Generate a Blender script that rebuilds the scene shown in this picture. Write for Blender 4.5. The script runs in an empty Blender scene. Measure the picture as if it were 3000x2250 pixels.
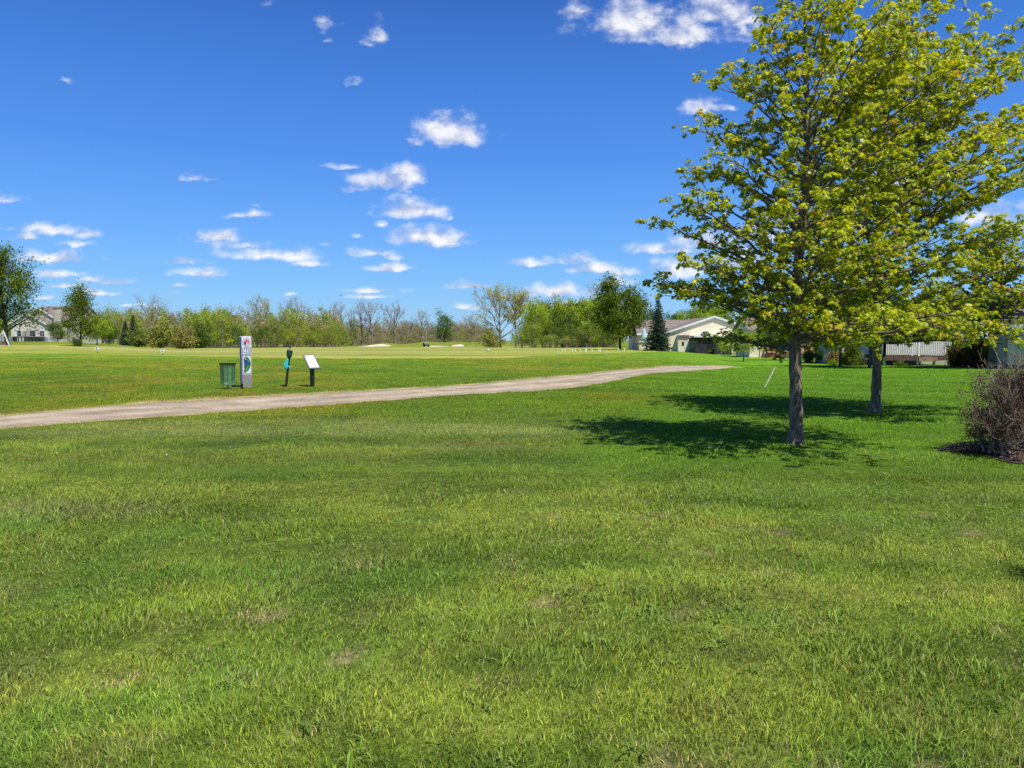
import bpy, math, random
import numpy as np
from mathutils import Vector, Matrix

PI = math.pi
random.seed(7)
RNG = np.random.default_rng(11)
scn = bpy.context.scene
EXPO = .5
COL = scn.collection

# ------------------------------------------------------------------ camera model (photo pixels are 3000 x 2250)
F = 2142.0
HOR = 997.0
EYE = 1.6
PITCH = math.atan((1125 - HOR) / F)
cp, sp = math.cos(PITCH), math.sin(PITCH)

def ray(u, v):
    x = (u - 1500) / F; y = (1125 - v) / F
    d = Vector((x, cp + y * sp, y * cp - sp))
    return d / d.y                                   # per metre of depth

def at(u, v, D):
    d = ray(u, v)
    return Vector((d.x * D, D, EYE + d.z * D))

# ------------------------------------------------------------------ numpy noise
def _hash(ix, iy, s):
    h = np.sin(ix * 127.1 + iy * 311.7 + s * 74.7) * 43758.5453
    return h - np.floor(h)

def vnoise(x, y, s=0):
    x = np.asarray(x, float); y = np.asarray(y, float)
    ix = np.floor(x); iy = np.floor(y); fx = x - ix; fy = y - iy
    fx = fx * fx * (3 - 2 * fx); fy = fy * fy * (3 - 2 * fy)
    a = _hash(ix, iy, s); b = _hash(ix + 1, iy, s); c = _hash(ix, iy + 1, s); d = _hash(ix + 1, iy + 1, s)
    return (a * (1 - fx) + b * fx) * (1 - fy) + (c * (1 - fx) + d * fx) * fy

def fbm(x, y, s=0, o=4):
    t = 0; a = 0.5; n = 0
    for k in range(o):
        t = t + a * vnoise(x * 2 ** k + 17.3 * k, y * 2 ** k - 9.1 * k, s + k); n += a; a *= 0.5
    return t / n

def sst(a, b, x):
    t = np.clip((x - a) / (b - a), 0, 1)
    return t * t * (3 - 2 * t)

# ------------------------------------------------------------------ terrain
MOUNDS = [(9.5, 56, 0.22, 7.5, 6.5),
          (-53, 300, 1.5, 6, 9), (-36, 303, 1.9, 10, 8), (-22, 306, 1.6, 7, 8), (-12, 300, 1.7, 9, 7), (-2, 292, 1.1, 9, 7), (12, 270, .7, 9, 8)]

def H(x, y):
    x = np.asarray(x, float); y = np.asarray(y, float)
    q = x / np.maximum(y, 4.0)
    z = 0.075 * (fbm(x / 3.4 + 40, y / 2.2 + 8, 3, 3) - .5) * (1 - .5 * sst(20, 45, y))
    z = z + 0.05 * (fbm(x / 9., y / 5., 9, 2) - .5)
    z = z + .34 * sst(11, 46, y) * (1 - sst(.19, .31, q))
    z = z - .16 * sst(30, 60, y) * sst(.19, .31, q)
    drop = -.0071 * np.clip(y - 100, 0, 190) + .004 * np.clip(y - 300, 0, 120)
    left = sst(-.44, -.64, q)
    z = z + drop * (1 - left) * (1 - .7 * sst(.05, .2, q))
    z = z + left * 1.0 * sst(45, 115, y)
    for (mx, my, mh, sx, sy) in MOUNDS:
        z = z + mh * np.exp(-((x - mx) / sx) ** 2 - ((y - my) / sy) ** 2)
    return z

def ground(u, v):
    d = ray(u, v); lo = 1.5
    y = lo
    while y < 900:
        if EYE + d.z * y <= float(H(d.x * y, y)): break
        y *= 1.01
    return Vector((d.x * y, y, float(H(d.x * y, y))))

def gz(x, y): return float(H(x, y))

# ------------------------------------------------------------------ mesh helpers
def np_mesh(name, V, faces, mat, parent=None, col=None, smooth=False):
    """faces: list of int arrays (n,k)"""
    V = np.asarray(V, np.float32)
    me = bpy.data.meshes.new(name)
    me.vertices.add(len(V)); me.vertices.foreach_set('co', V.ravel())
    faces = [np.asarray(f, np.int32) for f in faces if len(f)]
    lv = np.concatenate([f.ravel() for f in faces])
    tot = np.concatenate([np.full(len(f), f.shape[1], np.int32) for f in faces])
    st = np.concatenate([[0], np.cumsum(tot)[:-1]]).astype(np.int32)
    me.loops.add(len(lv)); me.loops.foreach_set('vertex_index', lv)
    me.polygons.add(len(tot)); me.polygons.foreach_set('loop_start', st)
    if smooth: me.polygons.foreach_set('use_smooth', np.ones(len(tot), bool))
    me.update(calc_edges=True)
    if col is not None:
        a = me.color_attributes.new('col', 'FLOAT_COLOR', 'POINT')
        c = np.ones((len(V), 4), np.float32); c[:, :3] = col
        a.data.foreach_set('color', c.ravel())
    me.materials.append(mat)
    o = bpy.data.objects.new(name, me); COL.objects.link(o)
    if parent is not None: o.parent = parent
    return o

class MB:
    def __init__(s): s.v = []; s.f = []
    def add(s, vs, fs):
        b = len(s.v); s.v += [tuple(p) for p in vs]; s.f += [tuple(i + b for i in f) for f in fs]; return s
    def box(s, x0, x1, y0, y1, z0, z1, M=None):
        vs = [Vector((x, y, z)) for z in (z0, z1) for y in (y0, y1) for x in (x0, x1)]
        if M is not None: vs = [M @ p for p in vs]
        return s.add(vs, [(0, 2, 3, 1), (4, 5, 7, 6), (0, 1, 5, 4), (2, 6, 7, 3), (0, 4, 6, 2), (1, 3, 7, 5)])
    def prism(s, poly, y0, y1, M=None):              # polygon in xz, extruded along y
        n = len(poly)
        vs = [Vector((x, y0, z)) for x, z in poly] + [Vector((x, y1, z)) for x, z in poly]
        if M is not None: vs = [M @ p for p in vs]
        return s.add(vs, [tuple(range(n)), tuple(range(2 * n - 1, n - 1, -1))] + [(i, i + n, (i + 1) % n + n, (i + 1) % n) for i in range(n)])
    def prismx(s, poly, x0, x1):                     # polygon in yz, extruded along x
        return s.prism(poly, x0, x1, Matrix(((0, 1, 0, 0), (1, 0, 0, 0), (0, 0, 1, 0), (0, 0, 0, 1))))
    def tube(s, pts, rad, k=6, cap=True):
        pts = [Vector(p) for p in pts]; n = len(pts); b = []
        t0 = (pts[1] - pts[0]).normalized()
        ref = Vector((1, 0, 0)) if abs(t0.x) < .8 else Vector((0, 1, 0))
        vs = []
        for i, p in enumerate(pts):
            t = (pts[min(i + 1, n - 1)] - pts[max(i - 1, 0)]).normalized()
            a = t.cross(ref).normalized(); c = t.cross(a)
            r = rad[i] if hasattr(rad, '__len__') else rad
            for j in range(k):
                w = 2 * PI * j / k
                vs.append(p + (a * math.cos(w) + c * math.sin(w)) * r)
        fs = []
        for i in range(n - 1):
            for j in range(k):
                fs.append((i * k + j, i * k + (j + 1) % k, (i + 1) * k + (j + 1) % k, (i + 1) * k + j))
        if cap:
            fs.append(tuple(range(k - 1, -1, -1))); fs.append(tuple(range((n - 1) * k, n * k)))
        return s.add(vs, fs)
    def lathe(s, prof, k=16, c=(0, 0), M=None, sx=1, sy=1):
        vs = []
        for r, z in prof:
            for j in range(k):
                w = 2 * PI * j / k
                p = Vector((c[0] + r * sx * math.cos(w), c[1] + r * sy * math.sin(w), z))
                vs.append(M @ p if M is not None else p)
        fs = []
        for i in range(len(prof) - 1):
            for j in range(k):
                fs.append((i * k + j, i * k + (j + 1) % k, (i + 1) * k + (j + 1) % k, (i + 1) * k + j))
        return s.add(vs, fs)
    def build(s, name, mat, parent=None, smooth=False, bevel=0):
        me = bpy.data.meshes.new(name); me.from_pydata([tuple(p) for p in s.v], [], s.f); me.update()
        if smooth:
            for p in me.polygons: p.use_smooth = True
        me.materials.append(mat)
        o = bpy.data.objects.new(name, me); COL.objects.link(o)
        if parent is not None: o.parent = parent
        if bevel:
            m = o.modifiers.new('bevel', 'BEVEL'); m.width = bevel; m.segments = 2; m.limit_method = 'ANGLE'
        return o

def tag(o, label=None, cat=None, group=None, kind=None):
    if label: o['label'] = label
    if cat: o['category'] = cat
    if group: o['group'] = group
    if kind: o['kind'] = kind
    return o

def thing(name, label, cat, loc=(0, 0, 0), rz=0, group=None):
    o = bpy.data.objects.new(name, None); COL.objects.link(o)
    o.empty_display_size = .2
    o.location = loc; o.rotation_euler = (0, 0, rz)
    return tag(o, label, cat, group)

def text_mesh(name, body, size, mat, parent, M, extrude=.001, bold=0.0):
    cu = bpy.data.curves.new(name, 'FONT'); cu.body = body; cu.size = size; cu.extrude = extrude
    cu.align_x = 'CENTER'; cu.align_y = 'CENTER'; cu.offset = bold
    t = bpy.data.objects.new(name + '_tmp', cu); COL.objects.link(t)
    bpy.context.view_layer.update()
    me = bpy.data.meshes.new_from_object(t.evaluated_get(bpy.context.evaluated_depsgraph_get()))
    bpy.data.objects.remove(t); bpy.data.curves.remove(cu)
    me.transform(M); me.materials.clear(); me.materials.append(mat)
    o = bpy.data.objects.new(name, me); COL.objects.link(o); o.parent = parent
    return o

# ------------------------------------------------------------------ materials
def new_mat(name):
    m = bpy.data.materials.new(name); m.use_nodes = True
    nt = m.node_tree; nt.nodes.clear()
    return m, nt, nt.nodes, nt.links

def N(nt, t, **k):
    n = nt.nodes.new(t)
    for a, b in k.items(): setattr(n, a, b)
    return n

def solid(name, c, rough=.7, var=.25, scale=8., bump=0.0, bscale=60., metal=0.0, c2=None, detail=4, stretch=None):
    m, nt, nd, lk = new_mat(name)
    out = N(nt, 'ShaderNodeOutputMaterial'); b = N(nt, 'ShaderNodeBsdfPrincipled')
    b.inputs['Roughness'].default_value = rough; b.inputs['Metallic'].default_value = metal
    tc = N(nt, 'ShaderNodeTexCoord'); src = tc.outputs['Object']
    if stretch:
        mp = N(nt, 'ShaderNodeMapping'); mp.inputs['Scale'].default_value = stretch; lk.new(src, mp.inputs['Vector']); src = mp.outputs[0]
    no = N(nt, 'ShaderNodeTexNoise'); no.inputs['Scale'].default_value = scale; no.inputs['Detail'].default_value = detail
    lk.new(src, no.inputs['Vector'])
    rp = N(nt, 'ShaderNodeValToRGB')
    d = c2 or tuple(x * (1 - var * 1.5) for x in c)
    rp.color_ramp.elements[0].position = .3; rp.color_ramp.elements[0].color = (*d, 1)
    rp.color_ramp.elements[1].position = .7; rp.color_ramp.elements[1].color = (*[min(1, x * (1 + var * .3)) for x in c], 1)
    lk.new(no.outputs['Fac'], rp.inputs[0]); lk.new(rp.outputs[0], b.inputs['Base Color'])
    if bump:
        n2 = N(nt, 'ShaderNodeTexNoise'); n2.inputs['Scale'].default_value = bscale; n2.inputs['Detail'].default_value = 6
        lk.new(src, n2.inputs['Vector'])
        bp = N(nt, 'ShaderNodeBump'); bp.inputs['Strength'].default_value = 1.0; bp.inputs['Distance'].default_value = bump
        lk.new(n2.outputs['Fac'], bp.inputs['Height']); lk.new(bp.outputs[0], b.inputs['Normal'])
    lk.new(b.outputs[0], out.inputs[0])
    return m

def leaf_mat(name, trans=.35, rough=.5, gloss=.25, tint=(1.15, 1.1, .55), up=0.0):
    m, nt, nd, lk = new_mat(name)
    out = N(nt, 'ShaderNodeOutputMaterial'); b = N(nt, 'ShaderNodeBsdfPrincipled')
    b.inputs['Roughness'].default_value = rough; b.inputs['Specular IOR Level'].default_value = gloss
    at_ = N(nt, 'ShaderNodeAttribute', attribute_name='col')
    tr = N(nt, 'ShaderNodeBsdfTranslucent')
    mx = N(nt, 'ShaderNodeMix', data_type='RGBA', blend_type='MULTIPLY'); mx.inputs[0].default_value = 1
    lk.new(at_.outputs['Color'], mx.inputs[6]); mx.inputs[7].default_value = (*tint, 1)
    lk.new(at_.outputs['Color'], b.inputs['Base Color']); lk.new(mx.outputs[2], tr.inputs[0])
    if up:                                            # soften each narrow facet towards the lie of the whole turf
        ge = N(nt, 'ShaderNodeNewGeometry'); ad = N(nt, 'ShaderNodeVectorMath', operation='ADD'); lk.new(ge.outputs['Normal'], ad.inputs[0]); ad.inputs[1].default_value = (0, 0, up)
        nm = N(nt, 'ShaderNodeVectorMath', operation='NORMALIZE'); lk.new(ad.outputs[0], nm.inputs[0]); lk.new(nm.outputs[0], b.inputs['Normal'])
    ms = N(nt, 'ShaderNodeMixShader'); ms.inputs[0].default_value = trans
    lk.new(b.outputs[0], ms.inputs[1]); lk.new(tr.outputs[0], ms.inputs[2]); lk.new(ms.outputs[0], out.inputs[0])
    return m

def siding(name, c, pitch=.115, rough=.6, c2=None):
    m, nt, nd, lk = new_mat(name)
    out = N(nt, 'ShaderNodeOutputMaterial'); b = N(nt, 'ShaderNodeBsdfPrincipled'); b.inputs['Roughness'].default_value = rough
    tc = N(nt, 'ShaderNodeTexCoord'); sx = N(nt, 'ShaderNodeSeparateXYZ'); lk.new(tc.outputs['Object'], sx.inputs[0])
    dv = N(nt, 'ShaderNodeMath', operation='DIVIDE'); lk.new(sx.outputs['Z'], dv.inputs[0]); dv.inputs[1].default_value = pitch
    fr = N(nt, 'ShaderNodeMath', operation='FRACT'); lk.new(dv.outputs[0], fr.inputs[0])
    bp = N(nt, 'ShaderNodeBump'); bp.inputs['Strength'].default_value = 1; bp.inputs['Distance'].default_value = pitch * .1; bp.invert = True
    lk.new(fr.outputs[0], bp.inputs['Height']); lk.new(bp.outputs[0], b.inputs['Normal'])
    no = N(nt, 'ShaderNodeTexNoise'); no.inputs['Scale'].default_value = 1.2; lk.new(tc.outputs['Object'], no.inputs['Vector'])
    rp = N(nt, 'ShaderNodeValToRGB'); rp.color_ramp.elements[0].color = (*[x * .85 for x in c], 1); rp.color_ramp.elements[1].color = (*c, 1)
    lk.new(no.outputs['Fac'], rp.inputs[0]); lk.new(rp.outputs[0], b.inputs['Base Color'])
    lk.new(b.outputs[0], out.inputs[0])
    return m

M = {}
M['bark'] = solid('maple_bark', (.25, .195, .14), .92, .5, 17, .035, 34, c2=(.05, .037, .026), stretch=(1, 1, .3), detail=7)
M['twig'] = solid('twig_bark', (.13, .10, .075), .85, .4, 5)
M['bare'] = solid('bare_branch', (.26, .215, .17), .9, .35, .8)
M['bare_red'] = solid('bare_branch_russet', (.27, .20, .15), .9, .35, .8)
M['dark_bark'] = solid('dark_bark', (.055, .045, .038), .9, .4, 4, .02, 20)
M['leaf'] = leaf_mat('leaf', .48, .45, .3)
M['far_leaf'] = leaf_mat('far_leaf', .35, .7, .04)
M['needle'] = leaf_mat('needle', .1, .6, .2)
M['blade'] = leaf_mat('grass_blade', .32, .55, .12, (1.1, 1.1, .6), up=.9)
M['shrub_leaf'] = leaf_mat('shrub_leaf', .2, .6, .2, (1.1, .9, .9))
M['shrub_twig'] = solid('shrub_twig', (.29, .225, .165), .8, .35, 6)
M['white'] = solid('white_paint', (.74, .74, .72), .5, .12, 3)
M['trim'] = solid('white_trim', (.72, .71, .68), .55, .12, 2)
M['cream'] = solid('cream_siding_far', (.80, .71, .51), .6, .12, .8)
M['cream_lap'] = siding('cream_lap_siding', (.72, .68, .56), .13)
M['cream_plain'] = solid('cream_panel', (.72, .67, .55), .6, .12, 1.5)
M['beige'] = solid('beige_siding', (.52, .46, .37), .6, .12, .8)
M['grey_sid'] = solid('grey_siding', (.36, .35, .32), .6, .12, .8)  # siding darkened so the wall behind the balustrade carries its shade in the colour
M['shingle'] = solid('brown_shingle', (.20, .165, .145), .9, .35, 2.2, .01, 14, stretch=(1, 1, 4))
M['rshingle'] = solid('russet_shingle', (.20, .135, .11), .9, .3, 1.2, .01, 14, stretch=(1, 1, 4))
M['black'] = solid('black_metal', (.012, .012, .013), .45, .3, 6)
M['dark'] = solid('dark_screen', (.018, .018, .02), .6, .3, 3)
M['foundation'] = solid('foundation', (.42, .36, .24), .85, .2, 2)
M['redwood'] = solid('redwood_deck', (.30, .105, .05), .7, .35, 4, stretch=(6, 6, .6))
M['brownwood'] = solid('brown_deck', (.10, .06, .045), .75, .3, 3)
M['tanwood'] = solid('tan_deck_skirt', (.33, .20, .15), .75, .25, 3)
M['green_bin'] = None
M['dkgreen'] = solid('green_enamel', (.008, .06, .035), .35, .2, 6)
M['cyan'] = solid('cyan_cloth', (.05, .68, .76), .85, .3, 14)
M['sand'] = solid('bunker_sand', (.72, .64, .46), .95, .15, .6)
M['mulch'] = solid('mulch', (.075, .045, .035), .95, .55, 24, .03, 30, c2=(.02, .013, .01))
M['chip'] = solid('wood_chip', (.17, .11, .085), .9, .5, 8)
M['grey'] = solid('grey_plastic', (.20, .20, .21), .6, .2, 8)
M['frame'] = solid('sign_frame', (.10, .105, .11), .45, .2, 12)
M['paper'] = solid('white_card', (.80, .80, .80), .4, .05, 5)
M['ink'] = solid('ink', (.02, .02, .025), .6, .1, 5)
M['pale_ink'] = solid('pale_ink', (.25, .25, .27), .6, .1, 5)
M['stake'] = solid('weathered_white_stake', (.55, .53, .45), .8, .3, 10)

def glass_mat():
    m, nt, nd, lk = new_mat('window_glass')
    out = N(nt, 'ShaderNodeOutputMaterial'); b = N(nt, 'ShaderNodeBsdfPrincipled')
    b.inputs['Base Color'].default_value = (.03, .04, .05, 1); b.inputs['Roughness'].default_value = .05
    no = N(nt, 'ShaderNodeTexNoise'); no.inputs['Scale'].default_value = .8
    bp = N(nt, 'ShaderNodeBump'); bp.inputs['Distance'].default_value = .01; lk.new(no.outputs[0], bp.inputs['Height']); lk.new(bp.outputs[0], b.inputs['Normal'])
    lk.new(b.outputs[0], out.inputs[0]); return m
M['glass'] = glass_mat()

def mesh_mat():                                       # coarse green wire mesh with real see-through holes
    m, nt, nd, lk = new_mat('green_mesh')
    out = N(nt, 'ShaderNodeOutputMaterial'); b = N(nt, 'ShaderNodeBsdfPrincipled')
    b.inputs['Base Color'].default_value = (.03, .105, .035, 1); b.inputs['Roughness'].default_value = .5
    tc = N(nt, 'ShaderNodeTexCoord'); no = N(nt, 'ShaderNodeTexNoise'); no.inputs['Scale'].default_value = 9
    lk.new(tc.outputs['Object'], no.inputs['Vector'])
    rp = N(nt, 'ShaderNodeValToRGB'); rp.color_ramp.elements[0].color = (.05, .14, .05, 1); rp.color_ramp.elements[1].color = (.11, .24, .10, 1)
    rp.color_ramp.elements[0].position = .35; rp.color_ramp.elements[1].position = .65
    lk.new(no.outputs[0], rp.inputs[0]); lk.new(rp.outputs[0], b.inputs['Base Color'])
    t = N(nt, 'ShaderNodeBsdfTransparent'); ms = N(nt, 'ShaderNodeMixShader'); ms.inputs[0].default_value = .22
    lk.new(b.outputs[0], ms.inputs[1]); lk.new(t.outputs[0], ms.inputs[2]); lk.new(ms.outputs[0], out.inputs[0]); return m
M['green_bin'] = mesh_mat()

def concrete_mat():
    m, nt, nd, lk = new_mat('pillar_stone')
    out = N(nt, 'ShaderNodeOutputMaterial'); b = N(nt, 'ShaderNodeBsdfPrincipled'); b.inputs['Roughness'].default_value = .85
    tc = N(nt, 'ShaderNodeTexCoord')
    no = N(nt, 'ShaderNodeTexNoise'); no.inputs['Scale'].default_value = 22; no.inputs['Detail'].default_value = 6
    lk.new(tc.outputs['Object'], no.inputs['Vector'])
    rp = N(nt, 'ShaderNodeValToRGB'); rp.color_ramp.elements[0].position = .35; rp.color_ramp.elements[0].color = (.17, .165, .17, 1)
    rp.color_ramp.elements[1].position = .62; rp.color_ramp.elements[1].color = (.25, .24, .25, 1)
    lk.new(no.outputs[0], rp.inputs[0]); lk.new(rp.outputs[0], b.inputs['Base Color'])
    bp = N(nt, 'ShaderNodeBump'); bp.inputs['Distance'].default_value = .006; lk.new(no.outputs[0], bp.inputs['Height']); lk.new(bp.outputs[0], b.inputs['Normal'])
    lk.new(b.outputs[0], out.inputs[0]); return m
M['stone'] = concrete_mat()
M['stone_rough'] = solid('split_stone', (.66, .65, .70), .9, .5, 30, .03, 30, c2=(.09, .09, .09))

def ground_mat(name, mottle=1.0, bump=.03, scale=1.0, streak=(1, 1, 1)):
    """base colour from the per-vertex turf colour, broken up by blade-scale and clump-scale noise"""
    m, nt, nd, lk = new_mat(name)
    out = N(nt, 'ShaderNodeOutputMaterial'); b = N(nt, 'ShaderNodeBsdfPrincipled')
    b.inputs['Roughness'].default_value = .9; b.inputs['Specular IOR Level'].default_value = .1
    a = N(nt, 'ShaderNodeAttribute', attribute_name='col')
    tc = N(nt, 'ShaderNodeTexCoord'); mp = N(nt, 'ShaderNodeMapping'); mp.inputs['Scale'].default_value = streak
    lk.new(tc.outputs['Object'], mp.inputs[0])
    hs = N(nt, 'ShaderNodeHueSaturation'); lk.new(a.outputs['Color'], hs.inputs['Color'])
    acc = None
    for sc, amt in ((1.1 * scale, .28), (5.5 * scale, .5), (26 * scale, .55)):
        no = N(nt, 'ShaderNodeTexNoise'); no.inputs['Scale'].default_value = sc; no.inputs['Detail'].default_value = 5; no.inputs['Roughness'].default_value = .65
        lk.new(mp.outputs[0], no.inputs['Vector'])
        mr = N(nt, 'ShaderNodeMapRange'); mr.inputs['From Min'].default_value = .28; mr.inputs['From Max'].default_value = .72
        mr.inputs['To Min'].default_value = 1 - amt * mottle; mr.inputs['To Max'].default_value = 1 + amt * mottle
        lk.new(no.outputs[0], mr.inputs[0])
        if acc is None: acc = mr.outputs[0]
        else:
            mu = N(nt, 'ShaderNodeMath', operation='MULTIPLY'); lk.new(acc, mu.inputs[0]); lk.new(mr.outputs[0], mu.inputs[1]); acc = mu.outputs[0]
    lk.new(acc, hs.inputs['Value']); lk.new(hs.outputs[0], b.inputs['Base Color'])
    n3 = N(nt, 'ShaderNodeTexNoise'); n3.inputs['Scale'].default_value = 30 * scale; n3.inputs['Detail'].default_value = 6
    lk.new(mp.outputs[0], n3.inputs['Vector'])
    bp = N(nt, 'ShaderNodeBump'); bp.inputs['Distance'].default_value = bump; lk.new(n3.outputs[0], bp.inputs['Height']); lk.new(bp.outputs[0], b.inputs['Normal'])
    lk.new(b.outputs[0], out.inputs[0]); return m
M['turf'] = ground_mat('turf')
M['fairway'] = ground_mat('fairway_turf', .6, .015, .7)

def path_mat():
    m, nt, nd, lk = new_mat('gravel')
    out = N(nt, 'ShaderNodeOutputMaterial'); b = N(nt, 'ShaderNodeBsdfPrincipled'); b.inputs['Roughness'].default_value = .95
    tc = N(nt, 'ShaderNodeTexCoord')
    def noise(s, d=5):
        n = N(nt, 'ShaderNodeTexNoise'); n.inputs['Scale'].default_value = s; n.inputs['Detail'].default_value = d; lk.new(tc.outputs['Object'], n.inputs['Vector']); return n
    n1 = noise(1.3); n2 = noise(30, 6)
    vo = N(nt, 'ShaderNodeTexVoronoi'); vo.inputs['Scale'].default_value = 22; lk.new(tc.outputs['Object'], vo.inputs['Vector'])
    r1 = N(nt, 'ShaderNodeValToRGB'); r1.color_ramp.elements[0].position = .3; r1.color_ramp.elements[0].color = (.40, .32, .225, 1)
    r1.color_ramp.elements[1].position = .7; r1.color_ramp.elements[1].color = (.60, .50, .365, 1); lk.new(n1.outputs[0], r1.inputs[0])
    r2 = N(nt, 'ShaderNodeValToRGB'); r2.color_ramp.elements[0].position = .32; r2.color_ramp.elements[0].color = (.55, .52, .5, 1)
    r2.color_ramp.elements[1].position = .6; r2.color_ramp.elements[1].color = (1.1, 1.1, 1.1, 1); lk.new(n2.outputs[0], r2.inputs[0])
    mx = N(nt, 'ShaderNodeMix', data_type='RGBA', blend_type='MULTIPLY'); mx.inputs[0].default_value = 1
    lk.new(r1.outputs[0], mx.inputs[6]); lk.new(r2.outputs[0], mx.inputs[7])
    m2 = N(nt, 'ShaderNodeMix', data_type='RGBA', blend_type='OVERLAY'); m2.inputs[0].default_value = .12
    lk.new(mx.outputs[2], m2.inputs[6]); lk.new(vo.outputs['Color'], m2.inputs[7])
    at_ = N(nt, 'ShaderNodeAttribute', attribute_name='col'); m3 = N(nt, 'ShaderNodeMix', data_type='RGBA', blend_type='MULTIPLY'); m3.inputs[0].default_value = 1
    lk.new(m2.outputs[2], m3.inputs[6]); lk.new(at_.outputs['Color'], m3.inputs[7]); lk.new(m3.outputs[2], b.inputs['Base Color'])
    bp = N(nt, 'ShaderNodeBump'); bp.inputs['Distance'].default_value = .02; lk.new(n2.outputs[0], bp.inputs['Height']); lk.new(bp.outputs[0], b.inputs['Normal'])
    lk.new(b.outputs[0], out.inputs[0]); return m
M['gravel'] = path_mat()

def water_mat():
    m, nt, nd, lk = new_mat('pond_water')
    out = N(nt, 'ShaderNodeOutputMaterial'); b = N(nt, 'ShaderNodeBsdfPrincipled')
    b.inputs['Base Color'].default_value = (.03, .05, .06, 1); b.inputs['Roughness'].default_value = .08; b.inputs['IOR'].default_value = 1.33
    no = N(nt, 'ShaderNodeTexNoise'); no.inputs['Scale'].default_value = 1.5
    tc = N(nt, 'ShaderNodeTexCoord'); lk.new(tc.outputs['Object'], no.inputs['Vector'])
    bp = N(nt, 'ShaderNodeBump'); bp.inputs['Distance'].default_value = .05; lk.new(no.outputs[0], bp.inputs['Height']); lk.new(bp.outputs[0], b.inputs['Normal'])
    lk.new(b.outputs[0], out.inputs[0]); return m
M['water'] = water_mat()

# ------------------------------------------------------------------ path edges (unprojected once, then plain world geometry)
PU = [(-500, 1262), (-250, 1242), (0, 1221), (180, 1204), (366, 1187), (610, 1173), (895, 1157), (1150, 1143), (1400, 1129), (1560, 1112), (1685, 1100), (1800, 1088), (1900, 1080), (2010, 1073), (2090, 1071), (2140, 1073.5)]
PL = [(-500, 1310), (-250, 1285), (0, 1258), (180, 1245), (366, 1231), (692, 1207), (895, 1191), (1150, 1174), (1400, 1155), (1560, 1148), (1685, 1138), (1800, 1117), (1908, 1096), (2010, 1089), (2090, 1084), (2140, 1077.5)]
pu = np.array([ground(u, v)[:2] for u, v in PU]); pl = np.array([ground(u, v)[:2] for u, v in PL])

def path_mask(x, y, m=0.0):
    yu = np.interp(x, pu[:, 0], pu[:, 1]); yl = np.interp(x, pl[:, 0], pl[:, 1])
    j = .36 * (fbm(x * 1.6, y * 1.6, 51, 3) - .5) + .30 * (fbm(x * 5, y * 5, 52, 2) - .5)
    return (y < yu + j + m) & (y > yl + j - m) & (x < pu[-1, 0]) & (x > pl[0, 0])

# shrub bed
BED = (7.6, 10.2, 1.38, .88)
def bed_mask(x, y, g=1.0):
    a = np.arctan2(y - BED[1], x - BED[0])
    w = 1 + .12 * np.sin(3 * a + 1) + .08 * np.sin(5 * a)
    return ((x - BED[0]) / BED[2]) ** 2 + ((y - BED[1]) / BED[3]) ** 2 < (g * w) ** 2

# ------------------------------------------------------------------ turf colour (species, wear and painted-in light waves, linear albedo)
def mixc(a, b, t): return a * (1 - t)[:, None] + b * t[:, None]

def turf_col(x, y):
    x = np.asarray(x, float); y = np.asarray(y, float); n = len(x)
    q = x / np.maximum(y, 2)
    C = lambda *c: np.array(c)[None, :]
    base = np.repeat(C(.122, .184, .020), n, 0)
    n1 = fbm(x / 3.2 + 3, y / 1.1, 21, 4); n2 = fbm(x / .9, y / .6, 22, 4); n3 = fbm(x / 5.5, y / 2.2, 23, 3)
    base = mixc(base, C(.205, .255, .032), sst(.42, .64, n1) * .75)  # yellower patches, strengthened to paint in light waves from the lie of the grass
    base = mixc(base, C(.080, .135, .014), sst(.48, .34, n2) * .7)
    base = mixc(base, C(.19, .215, .060), sst(.53, .64, n3) * .7)  # broad pale swells: turf tone plus light waves put into the colour
    base = mixc(base, C(.085, .175, .022), sst(.58, .70, fbm(x / .7 + 9, y / .5, 25, 4)) * .6)
    base = base * (1 + .85 * (fbm(x / 7. + y * .05, y / .6, 28, 3) - .5))[:, None]
    near = sst(9, 5, y)
    base = mixc(base, C(.185, .165, .055), sst(.57, .70, fbm(x / .4, y / .3, 26, 4)) * near * .3)
    base = mixc(base, C(.40, .30, .17), sst(.755, .80, fbm(x / .2 + 5, y / .15, 27, 3)) * near * .8)
    # fresher lawn on the right behind the maple, yellower rough up the bank on the left
    lawn = sst(.0, .18, q) * sst(7.5, 11, y)
    base = mixc(base, base * 0 + C(.095, .225, .004), lawn * .8)
    bank = sst(.30, .10, q) * sst(12, 18, y)
    bk = mixc(np.repeat(C(.125, .205, .008), n, 0), C(.20, .205, .012), sst(.46, .64, fbm(x / 3.3, y / 4., 31, 4)) * .9)
    bk = mixc(bk, C(.075, .155, .008), sst(.5, .36, fbm(x / 1.2, y / 2., 33, 4)) * .7)
    base = mixc(base, bk, bank * .85)
    mow = .5 + .5 * np.sin((y + .25 * x) * 2.1)
    base = base * (1 + .22 * (mow - .5) * lawn * sst(16, 22, y))[:, None]
    # dead fringe along the far side of the track
    yu = np.interp(x, pu[:, 0], pu[:, 1])
    fr = (y > yu - .3) & (y < yu + .25 + .9 * fbm(x * 1.3, y * .5, 35, 3)) & (x < pu[-1, 0])
    base = mixc(base, C(.34, .25, .12), fr * (.45 + .5 * (fbm(x * 3, y * 3, 36, 3) > .5)))
    far = sst(120, 260, y)
    base = mixc(base, C(.15, .17, .03), far * .5)
    return np.clip(base, 0.004, .8)

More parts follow.
